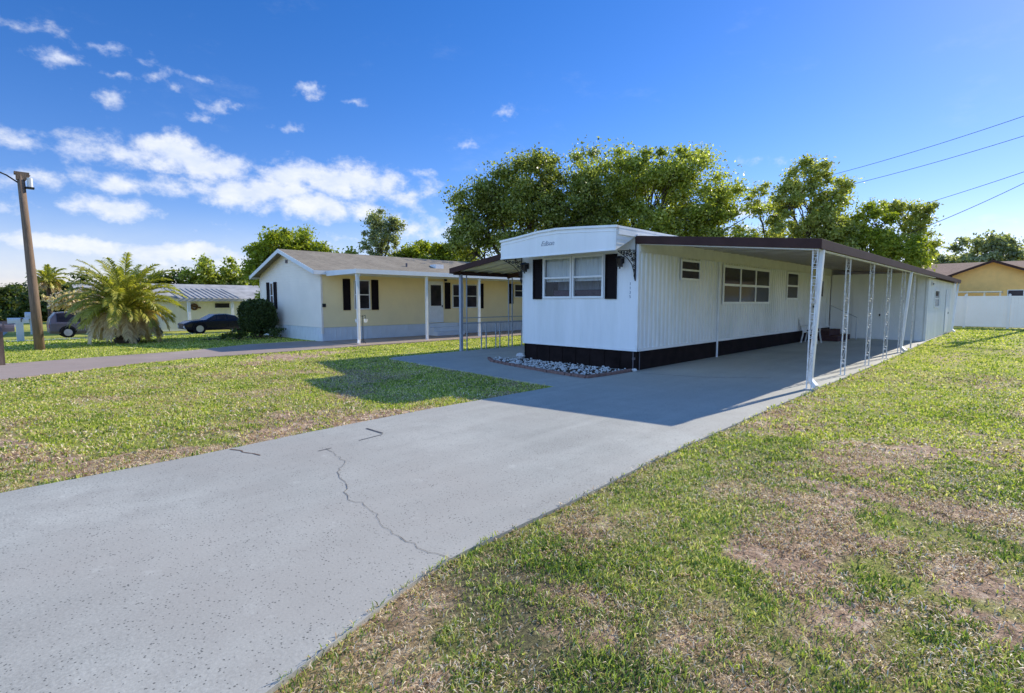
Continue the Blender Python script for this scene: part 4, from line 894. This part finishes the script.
# ------------------------------------------------------------------ palms
def frond(V, F, base, az, el, length, droop, nl, lw, ll, rg, rach):
    """arching rachis with leaflets, appended to the lists; rachis goes in mesh builder rach"""
    d = np.array([math.cos(az)*math.cos(el), math.sin(az)*math.cos(el), math.sin(el)]); p = np.array(base, float); pts = [p.copy()]; ds = []
    m = 14; st = length/m
    for i in range(m):
        ds.append(d.copy()); p = p+d*st; pts.append(p.copy()); d = d+np.array([0, 0, -droop/m*(.5+1.4*i/m)]); d /= np.linalg.norm(d)
    ds.append(d); pts = np.array(pts); ds = np.array(ds)
    rach.tube([tuple(q) for q in pts[::2]], [.032*(1-.85*i/7) for i in range(len(pts[::2]))], 5)
    for i in range(nl):
        t = .12+.88*(i/nl); f = t*m; k = min(int(f), m-1); q = pts[k]+(pts[k+1]-pts[k])*(f-k); dd = ds[k]
        sd = np.cross(dd, [0, 0, 1]); sd /= np.linalg.norm(sd)+1e-6; upv = np.cross(sd, dd)
        L = ll*(math.sin(math.pi*(.12+.80*t))**.7)*rg.uniform(.8, 1.15)
        for s in (-1, 1):
            dr = sd*s*.72+dd*.8+upv*rg.uniform(.0, .4)+rg.normal(size=3)*.1; dr /= np.linalg.norm(dr)
            mid = q+dr*L*.5; tip = q+dr*L+np.array([0, 0, -L*rg.uniform(.15, .45)]); wv = np.cross(dr, upv); wv /= np.linalg.norm(wv)+1e-6; wv = (wv+upv*.4)*lw/2
            b = len(V); V += [q-wv*.5, q+wv*.5, mid+wv, mid-wv, tip]; F += [(b, b+1, b+2), (b, b+2, b+3), (b+3, b+2, b+4)]
def palm(label, loc, trunk_h, trunk_r, nf, length, nd, seed, group=None, lw=.035, ll=.48, nl=48, dead_len=1.6):
    rg = np.random.default_rng(seed); g = float(gz(loc[0])); t = thing('palm_tree', label, 'palm', (loc[0], loc[1], g-.03), group)
    mb = MB(); k = 10; mb.tube([(0, 0, trunk_h*i/k) for i in range(k+1)], [trunk_r*(1+.12*(i % 2)+(.25 if i < 2 else 0)) for i in range(k+1)], 12)
    for i in range(60):
        a = i*2.4; z = trunk_h*(.1+.85*i/60); mb.bar((trunk_r*.8*math.cos(a), trunk_r*.8*math.sin(a), z), (trunk_r*1.6*math.cos(a), trunk_r*1.6*math.sin(a), z+.16), .07, .03)
    build('trunk', mb, M['bark'], t, world=False)
    V = []; F = []; rc = MB()
    for i in range(nf):
        u = (i+.5)/nf; el = R(72)-u*R(56); az = i*2.39996+rg.uniform(-.2, .2)
        frond(V, F, (.08*math.cos(az), .08*math.sin(az), trunk_h+.05-u*.25), az, el, length*rg.uniform(.85, 1.08)*(1.04-.22*u), 1.25+.35*u, nl, lw, ll, rg, rc)
    npmesh('fronds', np.array(V), np.array(F), M['palm'], t); build('rachis', rc, M['palm'], t, world=False)
    if nd:
        V = []; F = []; rc = MB()
        for i in range(nd):
            az = i*2.39996+1; frond(V, F, (.15*math.cos(az), .15*math.sin(az), trunk_h-.05-rg.random()*.25), az, R(25)-rg.random()*R(40), dead_len*rg.uniform(.75, 1.1), 2.6, nl, lw*1.2, ll*.8, rg, rc)
        npmesh('dead_fronds', np.array(V), np.array(F), M['deadpalm'], t); build('dead_rachis', rc, M['deadpalm'], t, world=False)
    return t
palm('short stout palm with arching fronds and a skirt of dead leaves', (-26.0, 4.25), 1.40, .33, 66, 2.40, 44, 70, lw=.035, ll=.44, nl=56, dead_len=1.6)
palm('small distant fan of palm leaves on a thin trunk beside the utility pole', (-62, 4.7), 4.3, .16, 22, 1.7, 8, 71, lw=.09, ll=.55, nl=24, dead_len=.9)

# ------------------------------------------------------------------ utility poles and cables
UP = thing('utility_pole', 'leaning weathered wooden utility pole with a small lamp bracket at the left', 'utility pole', (-24.3, 1.5, 0))
tp = Vector((-24.6, 1.36, 5.92)); bp = Vector((-24.3, 1.5, -.2))
mb = MB(); mb.tube([bp, bp.lerp(tp, .35), bp.lerp(tp, .7), tp], [.145, .135, .11, .10], 12); build('shaft', mb, M['polewood'], UP, smooth=True)
mb = MB(); mb.tube([tp+Vector((0, 0, -.35)), tp+Vector((.05, -.35, -.1)), tp+Vector((.15, -.9, .12)), tp+Vector((.2, -1.8, .25))], .025, 6); build('lamp_arm', mb, M['iron'], UP)
mb = MB(); q = tp; mb.box(q.x-.16, q.x+.10, q.y-.16, q.y+.22, q.z-.02, q.z+.06); mb.prism([(q.x-.1, q.y-.12, q.z-.02), (q.x-.1, q.y+.25, q.z-.02), (q.x-.1, q.y+.12, q.z-.20), (q.x-.1, q.y-.12, q.z-.20)], (.2, 0, 0)); build('pole_cap', mb, M['polewood'], UP)
mb = MB(); mb.tube([(q.x+.1, q.y+.22, q.z-.42), (q.x+.1, q.y+.22, q.z-.12)], .075, 10); build('photocell', mb, M['whitebox'], UP)
mb = MB(); mb.box(q.x+.0, q.x+.2, q.y+.1, q.y+.32, q.z-.48, q.z-.425); build('clamp', mb, M['iron'], UP)

def linepole(label, loc, h):
    t = thing('utility_pole', label, 'utility pole', (loc[0], loc[1], 0), 'tall poles carrying the power lines'); x, y = loc
    mb = MB(); mb.tube([(x, y, -.2), (x, y, h*.5), (x, y, h)], [.17, .14, .11], 12); build('shaft', mb, M['polewood'], t, smooth=True)
    mb = MB(); mb.box(x-.9, x+.9, y-.06, y+.06, h-.5, h-.38); build('crossarm', mb, M['polewood'], t)
    for dx in (-.8, .8):
        mb = MB(); mb.tube([(x+dx, y, h-.38), (x+dx, y, h-.2)], [.05, .03], 8); build('insulator', mb, M['whitebox'], t)
    mb = MB(); mb.tube([(x-.35, y-.1, h-2.6), (x-.35, y-.1, h-1.6)], .24, 12); build('transformer', mb, M['gunmetal'], t)
linepole('tall wooden power pole just outside the right edge, behind the white fence', (.35, 45.7), 13.2)
linepole('tall wooden power pole hidden behind the right-hand big oak', (-28.5, 57), 13.0)
def cable(a, b, sag, label, r=.018):
    a = Vector(a); b = Vector(b); P = [a.lerp(b, i/24)-Vector((0, 0, 4*sag*(i/24)*(1-i/24))) for i in range(25)]
    mb = MB(); mb.tube(P, r, 5); build('power_cable', mb, M['wire'], label=label, category='cable', group='overhead power cables')
cable((-.45, 45.7, 13.05), (-29.3, 57, 12.75), .9, 'topmost thin power cable crossing the sky at the right')
cable((1.15, 45.7, 12.2), (-27.7, 57, 11.6), .9, 'second power cable just below the topmost one at the right')
cable((.35, 45.6, 9.9), (-28, 70, 9.0), .9, 'faint third cable, nearly level, at the right')
cable((.35, 45.5, 9.45), (-8.2, 41.5, 5.0), .25, 'steep lower service cable sloping down behind the trees at the right')

# ------------------------------------------------------------------ white fence and yellow house on the right
FE = thing('vinyl_fence', 'white vinyl privacy fence across the far end of the lawn', 'fence', (0, 44, 0))
y = 44.0
for k in range(10):
    x0 = -9.05+k*2.02
    mb = MB(); mb.box(x0-.065, x0+.065, y-.065, y+.065, -.05, 2.04)
    mb.add([(x0-.08, y-.08, 2.041), (x0+.08, y-.08, 2.041), (x0+.08, y+.08, 2.041), (x0-.08, y+.08, 2.041), (x0, y, 2.1)], [(0, 3, 2, 1), (0, 1, 4), (1, 2, 4), (2, 3, 4), (3, 0, 4)]); build('fence_post', mb, M['vinyl'], FE)
    if k < 9:
        mb = MB(); mb.box(x0+.066, x0+1.954, y-.03, y+.03, .05, .17); mb.box(x0+.066, x0+1.954, y-.03, y+.03, 1.84, 1.96)
        for j in range(12): a = x0+.07+j*.157; mb.box(a+.001, a+.156, y-.012, y+.012, .171, 1.839)
        build('fence_panel', mb, M['vinyl'], FE)
YH = thing('gabled_house', 'ochre yellow house with brown shingle roof and a front gable behind the white fence', 'house', (-1, 60, 0))
gx, gw, ge, gp, gy = -2.2, 3.0, 3.42, 4.55, 52.0
gx1 = 2.2
mb = MB(); mb.prism([(-4.4, gy, 0), (1.2, gy, 0), (1.2, gy, ge-.05), (gx+.45, gy, gp-.12), (gx-.2, gy, gp-.12), (-4.4, gy, ge+.1)], (0, .2, 0)); mb.box(1.2, 14, gy+.6, gy+.8, 0, 3.3); mb.box(-14, -4.4, 56, 56.2, 0, 3.4); build('wall', mb, M['ochre'], YH)
sl = .42
def rp(mb, p0, p1, d): mb.prism([p0, p1, (p1[0], p1[1], p1[2]-.12), (p0[0], p0[1], p0[2]-.12)], d)
mb = MB(); px_ = -2.15
rp(mb, (px_-2.6, gy-.5, 4.6-2.6*sl), (px_, gy-.5, 4.6), (0, 8, 0)); rp(mb, (px_, gy-.5, 4.6), (px_+3.9, gy-.5, 4.6-3.9*sl), (0, 8, 0)); g1 = build('roof', mb, M['shingle_brown'], YH)
mb = MB(); mb.add([(-16, 54.6, 3.35), (16, 54.6, 3.35), (16, 60.5, 4.95), (-9.5, 60.5, 4.95), (-16, 60.5, 3.35), (16, 66, 3.35), (-16, 66, 3.35)], [(0, 1, 2, 3), (0, 3, 4), (4, 3, 6), (3, 2, 5, 6)]); build('main_roof', mb, M['shingle_brown'], YH)
mb = MB(); mb.prism([(px_-2.65, gy-.54, 4.6-2.65*sl+.01), (px_, gy-.54, 4.61), (px_, gy-.54, 4.43), (px_-2.65, gy-.54, 4.6-2.65*sl-.15)], (0, .035, 0)); mb.prism([(px_, gy-.54, 4.61), (px_+3.95, gy-.54, 4.6-3.95*sl+.01), (px_+3.95, gy-.54, 4.6-3.95*sl-.15), (px_, gy-.54, 4.43)], (0, .035, 0)); build('bargeboard', mb, M['brown'], YH)
window(YH, 'y', gy, -1.3, .4, 1.4, 2.45, 2, 1, out=-1, frame='trim')
PG = thing('patio_cover', 'pale flat patio cover on thin posts between the fence and the yellow house', 'patio cover', (-3, 50, 0))
mb = MB(); mb.box(-4.5, -1.5, 48.5, 51.4, 2.24, 2.32); mb.box(-4.5, -4.4, 48.5, 51.4, 2.1, 2.24); build('deck', mb, M['cream_trim'], PG)
for x in (-4.3, -3.3, -2.4, -1.6):
    mb = MB(); mb.box(x, x+.09, 48.6, 48.69, 0, 2.24); build('post', mb, M['cream_trim'], PG)

# ------------------------------------------------------------------ third house with carport, left background
g3 = -.9
TH = thing('white_roofed_house', 'white house with pale metal roof and a posted carport in the left background', 'house', (-52, 14, g3))
mb = MB(); mb.box(-52.2, -52, 6, 30, g3, 1.9); build('wall', mb, M['siding'], TH)
mb = MB(); mb.add([(-51.6, 5.6, 1.85), (-51.6, 30, 1.85), (-56, 30, 3.2), (-56, 5.6, 3.2), (-60, 5.6, 1.85), (-60, 30, 1.85)], [(0, 1, 2, 3), (3, 2, 5, 4)]); build('roof', mb, M['metalroof'], TH)
mb = MB(); mb.box(-51.65, -51.55, 5.6, 30, 1.62, 1.83); build('fascia', mb, M['trim'], TH)
mb = MB(); mb.add([(-47.5, 11.2, 1.86), (-47.5, 16.0, 1.86), (-52.2, 16.0, 2.72), (-52.2, 11.2, 2.72)], [(0, 1, 2, 3)]); mb.box(-47.56, -47.5, 11.2, 16.0, 1.62, 1.84)
for k in range(12): mb.bar((-47.45, 11.3+k*.4, 1.90), (-52.2, 11.3+k*.4, 2.76), .12, .025)
build('carport_roof', mb, M['metalroof'], TH)
for yy in (11.95, 15.15):
    mb = MB(); mb.box(-47.85, -47.65, yy-.1, yy+.1, g3, 1.62); build('carport_post', mb, M['trim'], TH)
window(TH, 'x', -51.98, 15.0, 16.3, 1.0, 1.5, 1, 1); 
mb = MB(); mb.ring((-51.9, 13.4, 1.15), .22, .09, (0, 1, 0), (0, 0, 1), 14); mb.tube([(-51.9, 12.9, 1.3), (-51.9, 13.9, 1.05)], .07, 6); build('wall_ornament', mb, M['wreath'], TH)
window(TH, 'x', -51.98, 20.0, 21.6, .6, 1.5, 2, 1)
# more distant small houses along the street
for i, (x, y, lb) in enumerate([(-104, 12.0, 'distant low white house at the far left behind the mailboxes'), (-112, -18, 'distant pale house across the street beyond the left edge')]):
    t = thing('distant_house', lb, 'house', (x, y, -.9))
    mb = MB(); mb.box(x-4, x, y-6, y+6, -.9, 1.6); build('wall', mb, M['siding'], t)
    mb = MB(); mb.prism([(x+.5, y-6.5, 1.6), (x-2, y-6.5, 2.7), (x-4.5, y-6.5, 1.6)], (0, 13, 0)); build('roof', mb, M['metalroof'], t)
    window(t, 'x', x+.01, y-3, y-1, -.1, 1.0, 2, 1); window(t, 'x', x+.01, y+1, y+3, -.1, 1.0, 2, 1)

# ------------------------------------------------------------------ mailboxes
def mailbox(label, loc, h, mbox, mpost, L=.5, w=.2, pw=.1, rz=0):
    g = float(gz(loc[0])); t = thing('mailbox', label, 'mailbox', (loc[0], loc[1], g+LAWN), 'mailboxes by the street', rz)
    mb = MB(); mb.box(-pw/2, pw/2, -pw/2, pw/2, -.05, h); build('post', mb, M[mpost], t, world=False)
    mb = MB(); prof = [(-w/2, h), (w/2, h), (w/2, h+w*.55)]+[(w/2*math.cos(a), h+w*.55+w/2*math.sin(a)) for a in (.6, 1.2, 1.57, 1.94, 2.54)]+[(-w/2, h+w*.55)]
    mb.prism([(x, -L*.55, z) for x, z in prof], (0, L, 0)); b = build('box', mb, M[mbox], t, world=False)
    mb = MB(); mb.box(w/2+.002, w/2+.014, .05, .09, h+.06, h+.26); mb.box(w/2+.002, w/2+.014, .091, .15, h+.2, h+.26); build('flag', mb, M['greybox'], b, world=False)
mailbox('dark grey mailbox on a brown wooden post, nearest to the camera at the left edge', (-18.95, .42), .88, 'greybox', 'polewood', .62, .18, .11)
mailbox('white mailbox on a thick white post, between the dark mailbox and the utility pole', (-36.6, 1.55), .95, 'whitebox', 'whitebox', .8, .26, .28)
mailbox('farthest small pale mailbox on a thin tall post left of the utility pole', (-55, 3.0), 1.2, 'whitebox', 'whitebox', .6, .5, .16)

# ------------------------------------------------------------------ vehicles
def vehicle(name, label, loc, rz, st, paint, wb, wr, glass_from, glass_to, wr_x):
    """st: stations (x, zbottom, zbelt, ztop, halfwidth)"""
    t = thing(name, label, 'car', loc, rz=rz)
    mb = MB(); m = len(st)
    for (x, zb, zs, zt, w) in st:
        ins = .30*(zt-zs)+.02
        mb.v += [(x, -w*.92, zb), (x, -w, zb+.18), (x, -w, zs-.08), (x, -w+.03, zs), (x, -w+ins, zt-.03), (x, -w+ins+.14, zt), (x, w-ins-.14, zt), (x, w-ins, zt-.03), (x, w-.03, zs), (x, w, zs-.08), (x, w, zb+.18), (x, w*.92, zb)]
    k = 12
    for i in range(m-1):
        for j in range(k-1): mb.f.append((i*k+j, (i+1)*k+j, (i+1)*k+j+1, i*k+j+1))
        mb.f.append((i*k+k-1, (i+1)*k+k-1, (i+1)*k, i*k))
    mb.f.append(tuple(range(k))); mb.f.append(tuple((m-1)*k+j for j in range(k))[::-1])
    body = build('body', mb, M[paint], t, world=False, smooth=False)
    for s in (-1, 1):   # side glass follows the slope of the pillars
        mb = MB()
        for i in range(m-1):
            a, b = st[i], st[i+1]
            if a[0] < glass_from-.01 or b[0] > glass_to+.01: continue
            def q(s_, f, e=.012):
                x, zb, zs, zt, w = s_; ins = .30*(zt-zs)+.02; z0 = zs+.02; z1 = zt-.07; z = z0+(z1-z0)*f; wy = (w-.03)+((w-ins)-(w-.03))*((z-zs)/max(.05, zt-.03-zs)); return (x, s*(wy+e), z)
            g = .04; A = list(q(a, 0)); B = list(q(b, 0)); C_ = list(q(b, 1)); D_ = list(q(a, 1)); A[0] += g; D_[0] += g; B[0] -= g; C_[0] -= g
            if max(C_[2]-B[2], D_[2]-A[2]) < .12: continue
            mb.add([A, B, C_, D_], [(0, 1, 2, 3)] if s < 0 else [(3, 2, 1, 0)])
        build('side_window', mb, M['darkglass'], t, world=False)
    for wx in wr_x:
        for s in (-1, 1):
            w = max(q_[4] for q_ in st); mb = MB(); mb.tube([(wx, s*(w-.20), wr), (wx, s*(w+.01), wr)], wr, 20); wh = build('wheel', mb, M['tyre'], t, world=False)
            mb = MB(); mb.tube([(wx, s*(w+.0), wr), (wx, s*(w+.016), wr)], wr*.6, 16)
            for a in range(5): mb.bar((wx, s*(w+.02), wr), (wx+wr*.55*math.cos(a*1.2566), s*(w+.02), wr+wr*.55*math.sin(a*1.2566)), .05, .02)
            build('rim', mb, M['rim'], wh, world=False)
            mb = MB(); mb.ring((wx, s*(w+.004), wr+.01), wr+.04, .035, (1, 0, 0), (0, 0, 1), 12, 0, math.pi); build('wheel_arch', mb, M['tyre'], t, world=False)
    x0 = st[0]; x1 = st[-1]
    for s in (-1, 1):
        mb = MB(); mb.box(x1[0]-.25, x1[0]+.012, s*(x1[4]-.02)-.14*(s > 0), s*(x1[4]-.02)+.14*(s < 0), x1[2]-.26, x1[2]-.10); build('headlight', mb, M['lampclear'], t, world=False)
        mb = MB(); mb.box(x0[0]-.012, x0[0]+.22, s*(x0[4]+.005)-.16*(s > 0), s*(x0[4]+.005)+.16*(s < 0), x0[2]-.30, x0[2]-.08); build('tail_light', mb, M['lampred'], t, world=False)
    return t
suv = [(-2.3, .35, .98, 1.02, .86), (-2.22, .30, 1.02, 1.30, .90), (-1.95, .28, 1.04, 1.66, .92), (-1.0, .25, 1.03, 1.74, .93), (0, .25, 1.01, 1.74, .93), (.55, .25, 1.0, 1.66, .93), (1.15, .25, .99, 1.05, .92), (2.0, .28, .93, .96, .90), (2.35, .36, .78, .82, .80)]
vehicle('parked_car', 'grey sport utility car parked on the far driveway, half hidden by the palm', (-45.2, 5.55, float(gz(-45.2))), R(90), suv, 'suvpaint', 2.7, .37, -2.0, 1.2, (-1.4, 1.45))
conv = [(-2.3, .32, .80, .84, .82), (-2.0, .28, .90, .93, .88), (-1.0, .24, .92, .95, .90), (-.75, .24, .92, 1.18, .90), (-.2, .24, .92, 1.30, .90), (.45, .24, .92, 1.27, .90), (1.05, .24, .90, .94, .90), (1.9, .28, .82, .86, .86), (2.3, .34, .66, .70, .78)]
vehicle('parked_car', 'black low car parked in front of the white-roofed house, beside the clipped shrub', (-39.2, 11.6, float(gz(-39.2))), R(-90), conv, 'blackpaint', 2.7, .36, -1.0, 1.1, (-1.4, 1.45))
# mower-sized white bundle beside the black car
WB = thing('garden_cart', 'white-topped garden cart standing between the palm and the black car', 'cart', (-41, 7.9, float(gz(-41))))
mb = MB(); mb.prism([(-41.3, 7.5, -.1), (-41.3, 8.5, -.1), (-41.3, 8.3, .25), (-41.3, 7.7, .25)], (.7, 0, 0)); build('cover', mb, M['whitebox'], WB, bevel=.05)
mb = MB(); mb.box(-41.25, -40.65, 7.5, 8.5, -.35, -.105); build('tray', mb, M['iron'], WB)
for yy in (7.6, 8.4):
    mb = MB(); mb.tube([(-40.62, yy, -.38), (-40.55, yy, -.38)], .18, 12); build('wheel', mb, M['tyre'], WB)

# ------------------------------------------------------------------ world
w = bpy.data.worlds.new('World'); sc.world = w; w.use_nodes = True; nt = w.node_tree
for n_ in list(nt.nodes): nt.nodes.remove(n_)
out = N(nt, 'ShaderNodeOutputWorld'); bgN = N(nt, 'ShaderNodeBackground'); bgN.inputs[1].default_value = SKY_STRENGTH = .13
sky = N(nt, 'ShaderNodeTexSky', sky_type='NISHITA'); sky.sun_disc = False
sky.sun_elevation = math.asin(SUN.z); sky.sun_rotation = math.atan2(SUN.x, SUN.y); sky.air_density = 1.0; sky.dust_density = .1; sky.ozone_density = 3.0
hs = N(nt, 'ShaderNodeHueSaturation', Saturation=1.34, Value=1.0); nt.links.new(sky.outputs[0], hs.inputs['Color']); hs = type('o', (), {'outputs': [mixc(nt, 1., hs.outputs[0], (.70, .60, .78), 'MULTIPLY')]})
tc = N(nt, 'ShaderNodeTexCoord'); D3 = tc.outputs['Generated']
sep = N(nt, 'ShaderNodeSeparateXYZ'); nt.links.new(D3, sep.inputs[0])
def mth(op, a, b=None, c=None):
    n_ = N(nt, 'ShaderNodeMath', operation=op)
    for i, v in enumerate((a, b, c)):
        if v is None: continue
        if isinstance(v, (int, float)): n_.inputs[i].default_value = v
        else: nt.links.new(v, n_.inputs[i])
    return n_.outputs[0]
az = mth('MULTIPLY', mth('ARCTAN2', mth('MULTIPLY', sep.outputs[0], -1.), sep.outputs[1]), 57.29578)
el = mth('MULTIPLY', mth('ARCSINE', sep.outputs[2]), 57.29578)
cb = N(nt, 'ShaderNodeCombineXYZ'); nt.links.new(az, cb.inputs[0]); nt.links.new(el, cb.inputs[1])
def wn(scale, detail, rough, stretch=(1, 1, 1)):
    mp = N(nt, 'ShaderNodeMapping'); mp.inputs['Scale'].default_value = stretch; nt.links.new(D3, mp.inputs[0])
    n_ = N(nt, 'ShaderNodeTexNoise', Scale=scale, Detail=detail, Roughness=rough); nt.links.new(mp.outputs[0], n_.inputs['Vector']); return n_
nw = wn(9, 5, .55); wv = N(nt, 'ShaderNodeVectorMath', operation='MULTIPLY_ADD'); wv.inputs[1].default_value = (5.0, 3.4, 0); nt.links.new(nw.outputs['Color'], wv.inputs[0])
sb = N(nt, 'ShaderNodeVectorMath', operation='SUBTRACT'); sb.inputs[1].default_value = (2.5, 1.7, 0)
nt.links.new(cb.outputs[0], sb.inputs[0]); nt.links.new(sb.outputs[0], wv.inputs[2]); AE = wv.outputs[0]
# cumulus banks: azimuth left of +Y, elevation, half sizes (degrees), strength
CL = [(86.4, 12.4, 2.93, 0.96, 0.9), (81.8, 12.5, 3.77, 1.64, 1.1), (79.7, 12.6, 6.19, 1.47, 0.8), (75.6, 12.8, 4.85, 1.97, 1.2), (73.3, 12.4, 4.58, 1.58, 1.0), (86.3, 9.7, 2.36, 1.38, 0.8), (81.1, 9.9, 3.6, 1.06, 1.0), (81.5, 7.9, 4.09, 1.18, 1.0), (70.5, 10.3, 9.13, 1.66, 1.1), (66.0, 11.9, 6.32, 1.93, 1.0), (61.7, 11.6, 7.26, 2.23, 1.1), (56.3, 11.2, 3.82, 1.79, 0.9), (65.1, 9.3, 7.0, 1.74, 1.0), (52.7, 11.2, 1.56, 1.29, 0.7), (60.3, 9.0, 6.17, 1.28, 0.7), (87.3, 7.4, 1.8, 0.79, 0.6), (84.1, 4.6, 7.19, 1.06, 1.25), (76.4, 4.4, 7.75, 1.17, 1.2), (54.3, 7.9, 3.89, 1.59, 0.9), (50.6, 7.3, 2.91, 1.61, 0.8), (71.6, 3.7, 6.4, 0.98, 0.9), (86.2, 20.4, 2.75, 0.69, 0.55), (83.9, 18.6, 1.71, 0.55, 0.8), (85.7, 19.0, 2.95, 0.62, 0.6), (82.0, 20.2, 3.69, 0.55, 0.45), (79.3, 19.7, 2.64, 0.48, 0.35), (74.2, 19.5, 1.78, 0.46, 0.75), (76.1, 18.1, 0.95, 0.41, 0.6), (72.5, 17.7, 1.23, 0.53, 0.6), (65.0, 19.3, 1.49, 0.55, 0.7), (60.5, 19.3, 1.45, 0.45, 0.7), (73.6, 16.4, 1.0, 0.54, 0.65), (66.9, 16.4, 1.01, 0.57, 0.65), (80.8, 18.2, 1.19, 0.38, 0.5), (54.1, 13.2, 1.81, 0.5, 0.6), (49.3, 15.9, 1.05, 0.49, 0.5), (46.0, 18.8, 1.05, 0.47, 0.3), (81.0, 16.6, 1.02, 0.79, 0.4), (78.3, 18.6, 0.9, 0.49, 0.4), (4.6, 5.9, 3.94, 0.94, 0.5), (6.4, 4.7, 5.0, 1.08, 0.5), (1.5, 4.4, 2.87, 0.8, 0.4), (21.0, 8.3, 4.49, 1.23, 0.5), (19.9, 13.3, 2.19, 0.46, 0.3), (33.1, 6.4, 35.71, 1.07, 0.3)]
CL = [(a, e_, ra*(1.15 if ra < 4 else 1), re, s_*(.72 if ra < 4 else 1.1)) for a, e_, ra, re, s_ in CL]
mx = None
for (a, e_, ra, re, s) in CL:
    v1 = N(nt, 'ShaderNodeVectorMath', operation='SUBTRACT'); v1.inputs[1].default_value = (a, e_, 0); nt.links.new(AE, v1.inputs[0])
    v2 = N(nt, 'ShaderNodeVectorMath', operation='MULTIPLY'); v2.inputs[1].default_value = (1/ra, 1/re, 0); nt.links.new(v1.outputs[0], v2.inputs[0])
    l = N(nt, 'ShaderNodeVectorMath', operation='LENGTH'); nt.links.new(v2.outputs[0], l.inputs[0])
    d = mth('MULTIPLY', mth('SUBTRACT', 1.0, l.outputs['Value']), s)
    mx = d if mx is None else mth('MAXIMUM', mx, d)
nf = wn(26, 7, .62, (1, 1, 1.5)).outputs['Fac']
dens = mth('SUBTRACT', mth('ADD', mx, mth('MULTIPLY', mth('SUBTRACT', nf, .46), 2.0)), .03)
mr = N(nt, 'ShaderNodeMapRange', interpolation_type='SMOOTHSTEP'); mr.inputs['From Min'].default_value = .02; mr.inputs['From Max'].default_value = .95; mr.inputs['To Max'].default_value = .93
nt.links.new(dens, mr.inputs['Value'])
ci = N(nt, 'ShaderNodeMapRange', interpolation_type='SMOOTHSTEP'); ci.inputs['From Min'].default_value = .56; ci.inputs['From Max'].default_value = .80; ci.inputs['To Max'].default_value = .09
nt.links.new(wn(5, 8, .7, (1, 1, 2.5)).outputs['Fac'], ci.inputs['Value'])
# low band of pale cloud near the western horizon
hb = N(nt, 'ShaderNodeMapRange', interpolation_type='SMOOTHSTEP'); hb.inputs['From Min'].default_value = 9.; hb.inputs['From Max'].default_value = 1.; hb.inputs['To Max'].default_value = .42; nt.links.new(el, hb.inputs['Value'])
alpha = mth('MAXIMUM', mth('MAXIMUM', mr.outputs[0], ci.outputs[0]), hb.outputs[0])
# added bluish fill light, patchy over the unseen southern sky behind the camera
south_fill = N(nt, 'ShaderNodeMapRange', interpolation_type='SMOOTHSTEP'); south_fill.inputs['From Min'].default_value = .25; south_fill.inputs['From Max'].default_value = .75; nt.links.new(mth('ADD', mth('MULTIPLY', sep.outputs[1], -1.), mth('MULTIPLY', mth('SUBTRACT', wn(3, 5, .6, (1, 1, 2)).outputs['Fac'], .5), 1.2)), south_fill.inputs['Value'])
fill_veil = mth('MULTIPLY', .9, mth('MULTIPLY', south_fill.outputs[0], mth('GREATER_THAN', mth('MULTIPLY', sep.outputs[1], -1.), 0.)))
cc = N(nt, 'ShaderNodeValToRGB'); cc.color_ramp.elements[0].position = .35; cc.color_ramp.elements[0].color = (3.6, 4.0, 5.0, 1); cc.color_ramp.elements[1].position = .62; cc.color_ramp.elements[1].color = (4.6, 4.75, 5.0, 1)
nt.links.new(wn(17, 5, .6, (1, 1, 2)).outputs['Fac'], cc.inputs[0])
mixn = N(nt, 'ShaderNodeMix', data_type='RGBA'); nt.links.new(alpha, mixn.inputs[0]); nt.links.new(mixc(nt, fill_veil, hs.outputs[0], (2.8, 4.9, 9.2)), mixn.inputs[6]); nt.links.new(cc.outputs[0], mixn.inputs[7])
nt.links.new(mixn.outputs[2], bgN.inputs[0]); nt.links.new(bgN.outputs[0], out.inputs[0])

sl_ = bpy.data.lights.new('sun', 'SUN'); sl_.energy = 3.4; sl_.angle = R(.5); sl_.color = (1, .925, .79)
so = bpy.data.objects.new('sun', sl_); COL.objects.link(so); so.rotation_euler = SUN.to_track_quat('Z', 'Y').to_euler(); so.location = (0, 0, 30)

cam = bpy.data.cameras.new('camera'); co = bpy.data.objects.new('camera', cam); COL.objects.link(co)
co.location = (0, 0, 1.65); co.rotation_euler = (R(90-4.935), 0, R(44.51)); cam.lens = 527/1024*36; cam.sensor_width = 36; cam.clip_start = .05; cam.clip_end = 5000
sc.camera = co
sc.view_settings.view_transform = 'Standard'; sc.view_settings.look = 'None'; sc.view_settings.gamma = 1; sc.view_settings.exposure = 0.72
w.cycles.sampling_method = 'MANUAL'; w.cycles.sample_map_resolution = 256
sc.cycles.max_bounces = 6; sc.cycles.diffuse_bounces = 4; sc.cycles.glossy_bounces = 3; sc.cycles.transmission_bounces = 4; sc.cycles.transparent_max_bounces = 8
